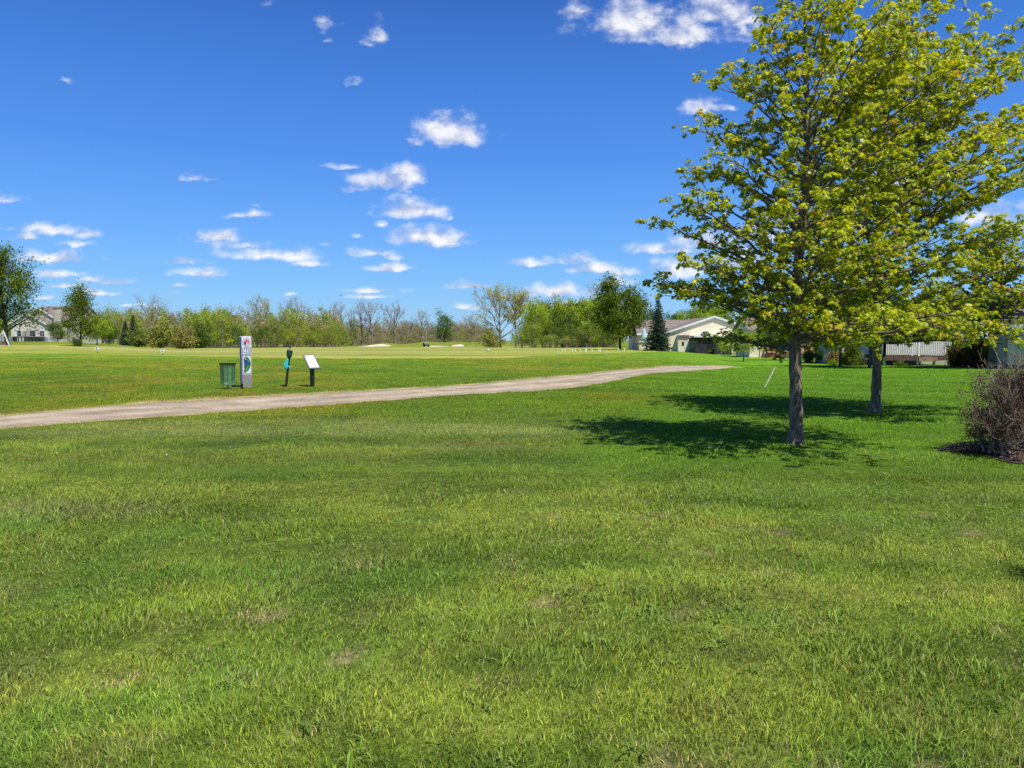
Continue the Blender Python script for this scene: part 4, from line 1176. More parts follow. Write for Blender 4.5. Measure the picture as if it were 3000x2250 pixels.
# letter C markers
def marker(u, v, D, size, label, disc, letter, post=0):
    X = (u - 1500) / F * D; zg = gz(X, D); zc = EYE + (HOR - v) / F * D
    root = thing('letter_marker', label, 'marker', (X, D, zg), math.atan2(-X, D) * -0 , 'letter C markers on the course')
    r = size / F * D / 2; h = zc - zg
    d = MB().lathe([(0, -.02), (r, -.02), (r, .02), (0, .02)], 24, M=Matrix.Translation((0, 0, h)) @ Matrix.Rotation(PI / 2, 4, 'X')).build('disc', M[disc], root)
    text_mesh('letter', 'C', r * 1.75, M[letter], root, Matrix.Translation((0, -.024, h)) @ Matrix.Rotation(PI / 2, 4, 'X'), .004, r * .05)
    MB().tube([(0, .025, -.1), (0, .025, h + (r if not post else post))], .02, 6).build('stem', M['white' if post else 'dark'], root)
marker(286, 1021.5, 62, 11.5, 'black letter C on a pale disc, further left of the two on the fairway edge', 'paper', 'ink')
marker(477, 1027.5, 62, 12, 'black letter C on a pale disc, nearer the pond bushes', 'paper', 'ink')
marker(1637, 1034, 72, 7.5, 'small white letter C marker below the leftmost white posts', 'white', 'grey')
marker(1778, 1034, 74, 7.5, 'small white letter C marker with a pointed top left of the dark tree', 'white', 'grey', .28)
o = MB().lathe([(0, -.17), (.08, -.15), (.15, -.08), (.17, 0), (.15, .08), (.08, .15), (0, .17)], 16).build('tee_ball', solid('pale_blue_ball', (.42, .46, .55), .5, .15, 6), smooth=True)
X = (1430 - 1500) / F * 82; o.location = (X, 82, gz(X, 82) + .15); tag(o, 'pale blue grey ball marker resting on the fairway right of the bunkers', 'marker')

# golf cart far away
def build_cart():
    D = 278; X = (1249 - 1500) / F * D
    root = thing('golf_cart', 'dark golf cart with a pale roof and a person beside it far down the fairway'.replace(' and a person beside it', ''), 'golf cart', (X, D, gz(X, D)), 0)
    MB().prism([(-1.2, .28), (1.2, .28), (1.25, .72), (.85, 1.02), (.55, .62), (.2, .62), (.15, .95), (-.4, .95), (-.45, 1.25), (-1.25, 1.2)], -.6, .6).build('body', M['black'], root)
    MB().box(-1.0, .85, -.65, .65, 1.74, 1.90).build('roof', M['trim'], root, bevel=.03)
    for x, y in ((-.8, -.52), (-.8, .52), (.65, -.52), (.65, .52)):
        MB().tube([(x * 1.05, y, .75), (x, y, 1.75)], .05, 6).build('roof_strut', M['black'], root)
    st = MB().box(-.4, .12, -.5, .5, .85, .97).build('seat', M['trim'], root)
    MB().box(-.48, -.36, -.5, .5, .95, 1.38).build('backrest', M['trim'], root)
    for x in (-.78, .78):
        for y in (-.5, .5):
            w = MB().lathe([(0, -.09), (.23, -.09), (.25, -.05), (.25, .05), (.23, .09), (0, .09)], 16, M=Matrix.Translation((x, y, .24)) @ Matrix.Rotation(PI / 2, 4, 'X')).build('wheel', M['dark'], root)
    for y in (-.25, .25):
        b = thing('golf_bag', 'black golf bag strapped on the back of the cart, %s' % ('near side' if y < 0 else 'far side'), 'golf bag', (X, D, gz(X, D)))
        MB().tube([(-1.0, y, .82), (-1.15, y, 1.55)], [.14, .16], 10).build('body', M['dark'], b)
        MB().tube([(-1.13, y, 1.5), (-1.2, y + .03, 1.85)], .03, 5).tube([(-1.1, y + .05, 1.5), (-1.12, y + .1, 1.8)], .025, 5).build('clubs', M['grey'], b)
build_cart()
# flagstick-like pale pole behind the cart
pz = (1250 - 1500) / F * 300
o = MB().tube([(0, 0, -.2), (0, 0, 5.0)], .06, 8).build('pole', M['stake']); o.location = (pz, 300, gz(pz, 300)); tag(o, 'tall pale pole standing in front of the trees behind the golf cart', 'pole')

# bird
def build_bird():
    p = at(997.5, 866, 120)
    me = MB(); me.lathe([(0, -.16), (.03, -.12), (.055, -.02), (.045, .06), (.028, .11), (0, .15)], 8, M=Matrix.Rotation(PI / 2, 4, 'Y'))
    me.add([(-.05, 0, .02), (.06, 0, .02), (-.02, .28, .10), (-.10, .30, .09)], [(0, 1, 2, 3)]).add([(-.05, 0, .02), (.06, 0, .02), (-.02, -.28, .10), (-.10, -.30, .09)], [(0, 3, 2, 1)])
    me.add([(-.13, .0, 0), (-.26, .05, .01), (-.26, -.05, .01)], [(0, 1, 2)])
    o = me.build('bird', M['black']); o.location = p; tag(o, 'tiny dark bird flying in front of a low cloud', 'bird')
build_bird()

# ------------------------------------------------------------------ houses
def gable(mb, x0, x1, y0, y1, ze, zr):                # walls of a box with front and rear gables (ridge along y)
    xm = (x0 + x1) / 2
    mb.prism([(x0, -.3), (x1, -.3), (x1, ze), (xm, zr), (x0, ze)], y0, y1); return mb
def gable_x(mb, x0, x1, y0, y1, ze, zr):              # ridge along x
    ym = (y0 + y1) / 2
    mb.prismx([(y0, -.3), (y1, -.3), (y1, ze), (ym, zr), (y0, ze)], x0, x1); return mb
def roof_y(mb, x0, x1, y0, y1, ze, zr, ov=.35, t=.14, oy=.16):
    xm = (x0 + x1) / 2; s = (zr - ze) / (xm - x0)
    mb.prism([(x0 - ov, ze - ov * s + .02), (xm, zr + .02), (xm, zr + t + .02), (x0 - ov, ze - ov * s + t + .02)], y0 - oy, y1 + oy)
    mb.prism([(xm + .004, zr + .02), (x1 + ov, ze - ov * s + .02), (x1 + ov, ze - ov * s + t + .02), (xm + .004, zr + t + .02)], y0 - oy, y1 + oy); return mb
def rake_y(mb, x0, x1, y0, ze, zr, ov=.35, t=.2, oy=.16):
    xm = (x0 + x1) / 2; s = (zr - ze) / (xm - x0); y = y0 - oy - .03
    mb.prism([(x0 - ov - .02, ze - ov * s - .06), (xm, zr - .05), (xm, zr + t), (x0 - ov - .02, ze - ov * s + t - .02)], y - .04, y + .025)
    mb.prism([(xm + .004, zr - .05), (x1 + ov + .02, ze - ov * s - .06), (x1 + ov + .02, ze - ov * s + t - .02), (xm + .004, zr + t)], y - .04, y + .025); return mb
def roof_x(mb, x0, x1, y0, y1, ze, zr, ov=.35, t=.14):
    ym = (y0 + y1) / 2; s = (zr - ze) / (ym - y0)
    mb.prismx([(y0 - ov, ze - ov * s + .02), (ym, zr + .02), (ym, zr + t + .02), (y0 - ov, ze - ov * s + t + .02)], x0 - ov, x1 + ov)
    mb.prismx([(ym + .004, zr + .02), (y1 + ov, ze - ov * s + .02), (y1 + ov, ze - ov * s + t + .02), (ym + .004, zr + t + .02)], x0 - ov, x1 + ov); return mb
def window(root, x0, x1, z0, z1, y, frame='trim', bars=1, shutters=None):
    f = MB(); t = .07
    f.box(x0 - t, x1 + t, y - .05, y + .02, z0 - t, z0).box(x0 - t, x1 + t, y - .05, y + .02, z1, z1 + t).box(x0 - t, x0, y - .05, y + .02, z0, z1).box(x1, x1 + t, y - .05, y + .02, z0, z1)
    for k in range(bars): xx = x0 + (x1 - x0) * (k + 1) / (bars + 1); f.box(xx - .02, xx + .02, y - .045, y + .015, z0, z1)
    f.box(x0, x1, y - .043, y + .013, (z0 + z1) / 2 - .02, (z0 + z1) / 2 + .02)
    w = f.build('window', M[frame], root)
    MB().box(x0, x1, y - .02, y + .01, z0, z1).build('pane', M['glass'], w)
    if shutters:
        for s in (-1, 1):
            a = x0 - t - .38 if s < 0 else x1 + t + .02
            MB().box(a, a + .36, y - .045, y + .01, z0 - t, z1 + t).build('shutter', M[shutters], w)
    return w
def railing(root, pts, z0, h, mat, name='railing', pitch=.13, pw=.05, bal=.018, post_every=1.8):
    b = MB()
    for (xa, ya), (xb, yb) in zip(pts[:-1], pts[1:]):
        a = Vector((xa, ya, 0)); c = Vector((xb, yb, 0)); L = (c - a).length; d = (c - a) / L
        ang = math.atan2(d.y, d.x); T = Matrix.Translation(a) @ Matrix.Rotation(ang, 4, 'Z')
        b.box(0, L, -.035, .035, z0 + h - .05, z0 + h, T); b.box(0, L, -.025, .025, z0 + .08, z0 + .13, T)
        n = max(1, round(L / post_every))
        for k in range(n + 1): b.box(L * k / n - pw, L * k / n + pw, -pw, pw, z0 - .1, z0 + h + .06, T)
        n = int(L / pitch)
        for k in range(1, n): b.box(k * L / n - bal, k * L / n + bal, -bal, bal, z0 + .13, z0 + h - .05, T)
    return b.build(name, M[mat], root)

def house_gabled():
    D = 90; s = D / F; X = (2090 - 1500) * s; zg = gz(X, D)
    zb = EYE + (HOR - 1040) / F * D
    root = thing('gabled_house', 'cream house with a wide front gable, half round window and dark screened porch', 'house', (X, D, zb))
    px = lambda u: (u - 2090) * s; pz = lambda v: (1040 - v) * s
    x0, x1 = px(1955), px(2226); ze, zr = pz(975), pz(930)
    gable(MB(), x0, x1, 0, 13, ze, zr).build('wall', M['cream'], root)
    r = MB(); roof_y(r, x0, x1, 0, 13, ze, zr, .4); rf = r.build('roof', M['shingle'], root)
    rake_y(MB(), x0, x1, 0, ze, zr, .4).build('fascia', M['trim'], rf)
    gable_x(MB(), px(1886), x0 - .004, 3.5, 12, pz(976), pz(938)).build('side_wing', M['cream'], root)
    r = MB(); roof_x(r, px(1886), px(2085), 3.5, 12, pz(976) + .01, pz(936), .35); r2 = r.build('side_roof', M['shingle'], root)
    MB().box(px(1886) - .38, x0 - .3, 3.0, 3.06, pz(976) - .22, pz(976) + .02).build('gutter', M['trim'], r2)
    MB().box(x0 - .01, x1 + .01, -.02, .2, -.4, .30).build('foundation', M['foundation'], root)
    # chimney bump-out with its own little roof
    bp = MB().box(px(1982), px(2013), -.75, -.004, .30, pz(988)).build('chimney_box', M['cream_plain'], root)
    MB().prism([(px(1979), pz(988) - .0), (px(2016), pz(988)), (px(2014), pz(982)), (px(1983), pz(982))], -.85, .0).build('cap_roof', M['shingle'], bp)
    MB().box(px(1996) - .13, px(1996) + .13, -.79, -.745, pz(1012), pz(1001)).build('vent', M['dark'], bp)
    MB().box(px(1982) + .1, px(2013) - .1, -.8, -.745, pz(994), pz(990.5)).build('painted_shade_strip', M['tanwood'], bp)  # brown shadow on the bump-out, put in as a coloured strip
    # half round window
    cx, cz, R = px(2064), pz(984), .56
    ar = lambda r: [(cx + r * math.cos(t), cz + r * math.sin(t)) for t in np.linspace(0, PI, 17)]
    hw = MB().prism(ar(R + .1), -.06, -.004).build('window', M['trim'], root)
    MB().prism(ar(R), -.075, -.055).build('pane', M['glass'], hw)
    b = MB()
    for t in (PI / 4, PI / 2, 3 * PI / 4):
        b.box(0, R, -.09, -.07, -.022, .022, Matrix.Translation((cx, 0, cz)) @ Matrix.Rotation(-t, 4, 'Y'))
    b.prism([(cx + .2 * math.cos(t), cz + .2 * math.sin(t)) for t in np.linspace(0, PI, 9)], -.09, -.068).build('muntin', M['trim'], hw)
    # porch
    a, c = px(2022), px(2124); zt = pz(986)
    po_ = MB().box(a - .2, c + .3, -2.6, -.09, zt - .1, zt + .08).build('porch_or_shade_roof', M['trim'], root)
    MB().box(a, c, -2.45, -.1, zt - .42, zt - .103).build('porch_beam', M['dark'], root)
    dk = MB()
    dk.box(a, c, -2.4, -.1, .55, .68); dk.box(a, c, -2.42, -2.36, 0, .55)
    for t in range(7):
        xx = a + (c - a) * t / 6; dk.box(xx - .07, xx + .07, -2.44, -2.3, 0, zt - .1)
    dk.build('porch_frame', M['dark'], root)
    MB().box(a, px(2054), -2.46, -2.425, .0, 1.36).build('porch_screen', M['dark'], root)
    MB().box(px(2086), c, -2.46, -2.425, .0, 1.15).build('porch_screen', M['dark'], root)
    MB().box(px(2055), px(2085), -2.45, -2.41, .0, 1.18).build('hot_tub_panel', M['black'], root)
    window(root, px(2063), px(2079), pz(1008), pz(990), -.03, shutters='grey_sid')
    window(root, px(2044), px(2053), pz(1007), pz(992), -.03)
    # steps at the porch
    st = MB()
    for k in range(3): st.box(px(2078), px(2090), -2.5 - .3 * (k + 1), -2.5 - .3 * k - .004, 0, .5 - .16 * k)
    st.build('steps', M['grey'], root)
    # teal sunshade left and shaded terrace with dark rail
    railing(root, [(px(1862), 1.5), (px(1899), 1.5)], .5, .9, 'dark', 'terrace_rail', .16)
    MB().box(px(1862), px(1899), 1.4, 3.4, .1, .5).build('terrace', M['dark'], root)
    return root
house_gabled()
D = 87; X = (2105 - 1500) / F * D; zb = EYE + (HOR - 1041) / F * D
g = thing('barbecue_grill', 'covered black grill on the ground in front of the dark porch', 'grill', (X, D, zb))
MB().prism([(-.65, 0), (.65, 0), (.62, .85), (.45, 1.12), (-.45, 1.12), (-.62, .85)], -.35, .35).build('cover', M['dark'], g, bevel=.05)
MB().box(-.80, -.66, -.2, .2, .80, .86).build('side_handle', M['grey'], g)
X = (1886 - 1500) / F * 90
g = thing('patio_umbrella', 'pale teal folded umbrella on the terrace left of the spruce', 'umbrella', (X, 90, gz(X, 90)))
MB().lathe([(0, 2.75), (.15, 2.55), (.32, 1.9), (.38, 1.35), (.30, 1.30), (0, 1.4)], 10).build('canopy', solid('teal_cloth', (.42, .66, .64), .8, .2, 4), g)
MB().tube([(0, 0, -.1), (0, 0, 2.85)], .03, 8).build('pole', M['trim'], g)

def house_redwood():
    D = 76; s = D / F; zb = EYE + (HOR - 1052) / F * D
    u0 = 2300; X = (u0 - 1500) * s
    root = thing('cream_house', 'cream sided house with a reddish brown wooden deck and steps behind the nearest maple', 'house', (X, D, zb))
    px = lambda u: (u - u0) * s; pz = lambda v: (1052 - v) * s
    gable_x(MB(), px(2195), px(2500), 0, 4.6, pz(965), pz(930)).build('wall', M['cream'], root)
    roof_x(MB(), px(2195), px(2500), 0, 4.6, pz(965), pz(930)).build('roof', M['shingle'], root)
    window(root, px(2280), px(2300), pz(1018), pz(990), -.01); window(root, px(2335), px(2372), pz(1018), pz(988), -.01, bars=2)
    a, c = px(2242), px(2400); zf = .72
    d = MB().box(a, c, -3.2, -.02, zf - .22, zf).build('deck', M['redwood'], root)
    MB().box(a + .3, c - .05, -3.0, -.05, -.2, zf - .225).build('deck_skirt', M['cream_plain'], root)
    railing(d, [(a + .06, -.3), (a + .06, -3.1), (c - .06, -3.1)], zf, .9, 'redwood', 'railing', .15, .05, .028)
    st = MB()
    for k in range(4): st.box(a - .28 * (k + 1), a - .28 * k - .004, -3.0, -1.8, -.1, zf - .15 * (k + 1))
    st.build('steps', M['redwood'], root)
    for y in (-3.05, -1.75):
        b = MB(); b.add([(a, y - .03, zf + .9), (a - 1.2, y - .03, .95), (a - 1.2, y - .03, .86), (a, y - .03, zf + .81), (a, y + .03, zf + .9), (a - 1.2, y + .03, .95), (a - 1.2, y + .03, .86), (a, y + .03, zf + .81)], [(0, 1, 2, 3), (7, 6, 5, 4), (0, 4, 5, 1), (3, 2, 6, 7)]).box(a - 1.24, a - 1.16, y - .04, y + .04, -.1, .97)
        b.build('handrail', M['redwood'], root)
    MB().box(a + .1, a + .85, -3.7, -3.25, 0, .52).build('storage_crate', M['frame'], root)
house_redwood()

def house_white_deck():
    D = 52; s = D / F; zb = EYE + (HOR - 1070) / F * D; u0 = 2640; X = (u0 - 1500) * s
    root = thing('grey_house', 'pale grey sided house with a raised deck and white balustrade behind the second maple', 'house', (X, D, zb))
    px = lambda u: (u - u0) * s; pz = lambda v: (1070 - v) * s
    gable_x(MB(), px(2490), px(2905), 1.5, 6, 3.3, 4.5).build('wall', M['grey_sid'], root)
    roof_x(MB(), px(2490), px(2905), 1.5, 6, 3.3, 4.5).build('roof', M['shingle'], root)
    window(root, px(2548), px(2562), 1.1, 2.3, 1.49); window(root, px(2680), px(2740), .8, 2.7, 1.49, bars=1); window(root, px(2620), px(2650), 1.2, 2.5, 1.49)
    pr = lambda u: (u - 1500) / F * 49.9 - X
    a, c = pr(2588), pr(2792); zf = .70
    d = MB().box(a, c, -2.2, 1.48, zf - .06, zf).build('deck', M['brownwood'], root)
    MB().box(a, pr(2688), -2.23, -2.17, zf - .30, zf - .063).build('rim_board', M['brownwood'], d)
    MB().box(pr(2742), c, -2.23, -2.17, zf - .30, zf - .063).build('rim_board', M['brownwood'], d)
    MB().box(pr(2688) + .003, pr(2742) - .003, -2.28, -2.19, zf - .36, zf - .08).build('step_board', M['tanwood'], d)
    railing(d, [(a + .06, 1.3), (a + .06, -2.1), (c - .06, -2.1), (c - .06, 1.3)], zf, .98, 'white', 'railing', .125, .06, .036, 2.5)
    for k in range(5):
        xx = a + .1 + (c - a - .2) * k / 4
        for y in (-2.0, 0): MB().box(xx - .06, xx + .06, y - .06, y + .06, -.3, zf - .062).build('support_post', M['trim'], d)
    MB().prismx([(-1.5, 2.95), (1.6, 3.25), (1.6, 3.4), (-1.5, 3.1)], a - .3, c + .3).build('porch_or_shade_roof', M['shingle'], root)  # added roof, unseen behind the foliage, to shade the wall behind the deck
    for xx in (a + .06, pr(2688), c - .06): MB().box(xx - .055, xx + .055, -1.4, -1.29, zf, 2.96).build('shade_roof_post', M['white'], root)  # posts under the added shading roof
    return root
house_white_deck()
D = 50; X = (2532 - 1500) / F * D; zb = gz(X, D)
g = thing('garden_chair', 'dark metal garden chair on the ground left of the white balustrade', 'chair', (X, D, zb), .4)
MB().box(-.25, .25, -.25, .25, .42, .46).build('seat', M['frame'], g)
MB().box(-.25, .25, .22, .26, .50, .92).build('backrest', M['frame'], g)
for x in (-.23, .23):
    for y in (-.23, .23): MB().tube([(x, y, -.05), (x, y, .66 if y < 0 else .95)], .015, 6).build('leg', M['frame'], g)
    MB().box(x - .02, x + .02, -.25, .25, .655, .68).build('armrest', M['frame'], g)

def house_right():
    D = 43; s = D / F; zb = EYE + (HOR - 1085) / F * D; u0 = 2915; X = (u0 - 1500) * s
    root = thing('siding_house', 'cream lap sided house at the right edge with a dark window and low eave', 'house', (X, D, zb), math.radians(-29))
    px = lambda u: (u - u0) * s; pz = lambda v: (1085 - v) * s
    MB().box(0, 9, 0, 6, .35, 3.05).build('wall', M['cream_lap'], root)
    MB().box(.01, 9, .02, 5.9, -.4, .352).build('foundation', M['foundation'], root)
    MB().box(px(2938), 9.4, -1.5, -.004, .38, 2.74).build('bay', M['beige'], root)
    roof_x(MB(), .6, 9, -1.5, 6, 2.76, 4.6, .5).build('roof', M['shingle'], root)
    MB().box(.1, 9.6, -2.06, -2.0, 2.42, 2.66).build('gutter', M['trim'], root)
    window(root, px(2984), px(3020), pz(1046), pz(985), -1.51, 'trim', 2)
    MB().box(-.04, .06, -.04, .06, .30, 3.05).build('corner_trim', M['trim'], root)
house_right()

def house_left():
    D = 150; s = D / F; zb = EYE + (HOR - 1002) / F * D; u0 = 110; X = (u0 - 1500) * s
    root = thing('tan_house', 'tan two storey house with brown stepped roofs, a tall chimney and a deck on stilts', 'house', (X, D, zb), math.radians(-8))
    px = lambda u: (u - u0) * s; pz = lambda v: (1002 - v) * s
    gable_x(MB(), px(20), px(150), 5, 14, pz(940), pz(896)).build('wall', M['beige'], root)
    r = roof_x(MB(), px(20), px(150), 5, 14, pz(940), pz(894)).build('roof', M['rshingle'], root)
    ch = MB().box(px(153), px(164), 1.2, 2.6, 0, pz(904)).build('chimney', M['beige'], root)
    MB().box(px(152), px(165), 1.1, 2.7, pz(904), pz(902)).build('chimney_cap', M['shingle'], ch)
    # front wings: two parallel lean gables stepping down to the right
    gable(MB(), px(30), px(150), 2.2, 6, pz(936), pz(903)).build('upper_wing', M['beige'], root)
    r1 = roof_y(MB(), px(30), px(150), 2.2, 6, pz(936), pz(903), .5).build('upper_roof', M['shingle'], root)
    rake_y(MB(), px(30), px(150), 2.2, pz(936), pz(903), .5, .3).build('fascia', M['trim'], r1)
    gable(MB(), px(28), px(137), 0, 2.9, pz(948), pz(920)).build('lower_wing', M['cream_plain'], root)
    r2 = roof_y(MB(), px(28), px(137), 0, 2.9, pz(948), pz(920), .5).build('lower_roof', M['shingle'], root)
    rake_y(MB(), px(28), px(137), 0, pz(948), pz(920), .5, .3).build('fascia', M['trim'], r2)
    window(root, px(90), px(108), pz(985), pz(968), -.02, bars=2); window(root, px(122), px(136), pz(985), pz(970), -.02, bars=1); window(root, px(40), px(60), pz(985), pz(968), -.02)
    zf = pz(986)
    dk = MB().box(px(72), px(140), -3.2, -.03, zf - .22, zf).build('deck', M['brownwood'], root)
    for k in range(7): xx = px(80) + (px(139) - px(80)) * k / 6; MB().box(xx - .08, xx + .08, -3.15, -2.99, -.4, zf - .22).build('stilt', M['brownwood'], dk)
    railing(dk, [(px(87), -3.1), (px(139.5), -3.1)], zf, .95, 'dark', 'railing', .2, .05, .02)
    MB().box(px(79), px(87), -3.16, -3.06, zf, zf + 1.1).build('privacy_panel', M['white'], dk)
    b = MB()
    for k in range(6): b.box(px(72) - .3 * (k + 1), px(72) - .3 * k - .004, -3.1, -2.0, -.2, zf - .17 * (k + 1))
    b.build('steps', M['grey'], root)
    return root
house_left()
def house_left2():
    D = 158; s = D / F; zb = EYE + (HOR - 1001) / F * D; u0 = 195; X = (u0 - 1500) * s
    root = thing('tan_house', 'neighbouring tan house with a russet roof, half hidden by the narrow pear tree', 'house', (X, D, zb), math.radians(-8))
    px = lambda u: (u - u0) * s; pz = lambda v: (1001 - v) * s
    gable_x(MB(), px(166), px(206), 4, 10, pz(940), pz(905)).build('wall', M['beige'], root)
    roof_x(MB(), px(166), px(206), 4, 10, pz(940), pz(903)).build('roof', M['rshingle'], root)
    gable(MB(), px(125), px(204), 0, 5, pz(948), pz(918)).build('front_wing', M['cream_plain'], root)
    r = roof_y(MB(), px(125), px(204), 0, 5, pz(948), pz(918), .5).build('front_roof', M['shingle'], root)
    rake_y(MB(), px(125), px(204), 0, pz(948), pz(918), .5, .3).build('fascia', M['trim'], r)
    MB().box(px(198), px(206), 3, 4.2, 0, pz(917)).build('chimney', M['cream_plain'], root)
    window(root, px(178), px(196), pz(985), pz(966), -.02, bars=1)
house_left2()
# hot tub and boulder by the deck
X = (152 - 1500) / F * 146; o = MB().lathe([(0, 0), (1.1, 0), (1.1, .85), (1.0, .95), (0, .98)], 8).build('hot_tub', solid('lilac_grey', (.35, .34, .42), .6, .15, 3)); o.location = (X, 146, gz(X, 146)); tag(o, 'grey lilac covered hot tub right of the stilted deck', 'hot tub')
# play structure at the left edge
D = 88; X = (12 - 1500) / F * D; zb = EYE + (HOR - 1016) / F * D; s = D / F
g = thing('play_frame', 'white A shaped play frame over a brown slatted base at the left edge', 'play frame', (X, D, zb))
MB().tube([(0, 0, 47 * s), (24 * s, -.3, -.05)], .085, 4).build('brace', M['stake'], g)
MB().tube([(0, 0, 47 * s), (-24 * s, -.3, -.05)], .085, 4).build('brace', M['stake'], g)
MB().box(-.07, .07, -.06, .06, 16 * s, 47 * s).build('post', M['stake'], g)
b = MB()
for k in range(4): b.box(-20 * s, (12 + 1.8 * (3 - k)) * s, .05, .12, .02 + k * .17, .15 + k * .17)
b.build('slats', M['tanwood'], g)
MB().prism([(-20 * s, 0), (20 * s, 0), (8 * s, .68), (0, 1.8), (-8 * s, .68)], .14, .5).build('back_panel', M['frame'], g)

# ---- planting round the houses ---------------------------------------------
tree_thing('small_tree', 'small maple with a thin dark trunk in the lawn before the cream gabled house', 2178, 60, 975, 150, 'leafy', 401, pal=G_SPRING, dens=9, fork=.33)
tree_thing('small_tree', 'young tree close against the reddish deck, just left of the nearest maple trunk', 2286, 64, 935, 140, 'leafy', 402, pal=G_MID, dens=9, fork=.42)
tree_thing('shade_tree', 'dark trunked tree on a mulch mound between the two houses, seen between the maple trunks', 2462, 47, 860, 190, 'leafy', 403, pal=G_SPRING, dens=10, fork=.42)
tree_thing('shade_tree', 'tree with a thick dark trunk hidden just left of the second maple trunk', 2548, 44, 850, 200, 'leafy', 404, pal=G_MID, dens=10, fork=.45)
bs = [(2492, 50, 990, 40, G_DARK, 'tall dark green shrub against the grey wall left of the garden chair'), (2522, 51, 1036, 40, G_MID, 'rounded green shrub under the grey wall beside the garden chair'),
      (2566, 51, 1000, 34, G_DARK, 'dark upright shrub at the left end of the white balustrade'), (2640, 48.6, 1052, 60, G_DARK, 'low dark ground shrub in front of the white balustrade left half'),
      (2838, 48, 950, 120, G_DARK, 'broad dark evergreen shrub behind the brown columnar shrubs'), (2030 + 5, 88, 1020, 36, G_DARK, 'low dark shrub at the foot of the dark porch'), (2268, 66, 1046, 26, [[.05, .045, .04], [.07, .06, .05]], 'small dark dome shaped shrub below the reddish deck'),
      (2372, 58, 1015, 55, G_MID, 'leafy green shrub right of the nearest maple trunk'), (2412, 57, 1018, 40, G_DARK, 'dark green shrub between the leafy one and the brown twiggy one'),
      (2440, 53, 1017, 40, G_RUST, 'brown twiggy shrub left of the mulch mound tree'), (2442, 50, 1050, 42, G_SPRING, 'low bright green ground shrub at the mulch mound'),
      (2500, 50, 1044, 30, [[.40, .17, .05], [.33, .16, .05], [.2, .17, .04]], 'low orange leaved shrub right of the mulch mound tree'), (2482, 51, 1022, 30, [[.09, .02, .025], [.12, .035, .03]], 'dark red shrub behind the orange one'),
      (2799, 47, 1004, 34, [[.20, .11, .035], [.16, .10, .035], [.10, .10, .03]], 'brown columnar shrub at the right end of the white balustrade'), (2850, 46, 1008, 40, [[.22, .11, .035], [.17, .08, .03], [.08, .08, .03]], 'second brown columnar shrub, wider and darker, left of the right hand maple'),
      (2868, 43, 1052, 44, [[.06, .02, .03], [.09, .03, .035]], 'low dark purple shrub at the foot of the right hand maple'), (2893, 46, 1000, 22, G_OLIVE, 'thin olive shrub against the siding house corner')]
for k, (u, D, tv, w, pal, lb) in enumerate(bs):
    shrub('shrub', lb, u, D, tv, w, pal, 420 + k, 'shrubs planted round the houses', dens=12, leaf=.035)
blob_sheet('mulch_ring', (2468 - 1500) / F * 46.7, 46.7, 1.5, .9, .05, M['mulch'], 2)
blob_sheet('mulch_ring', (2790 - 1500) / F * 46.5, 46.6, 3.2, .8, .05, M['mulch'], 5)

# ------------------------------------------------------------------ sky, clouds, sun
EL = math.radians(62); SUN = Vector((.66, -.75, 0)).normalized() * math.cos(EL) + Vector((0, 0, math.sin(EL)))
sun = bpy.data.lights.new('sun', 'SUN'); sun.energy = 5.0; sun.angle = math.radians(.53); sun.color = (1, .955, .88)
so = bpy.data.objects.new('sun', sun); COL.objects.link(so); so.rotation_euler = SUN.to_track_quat('Z', 'Y').to_euler()

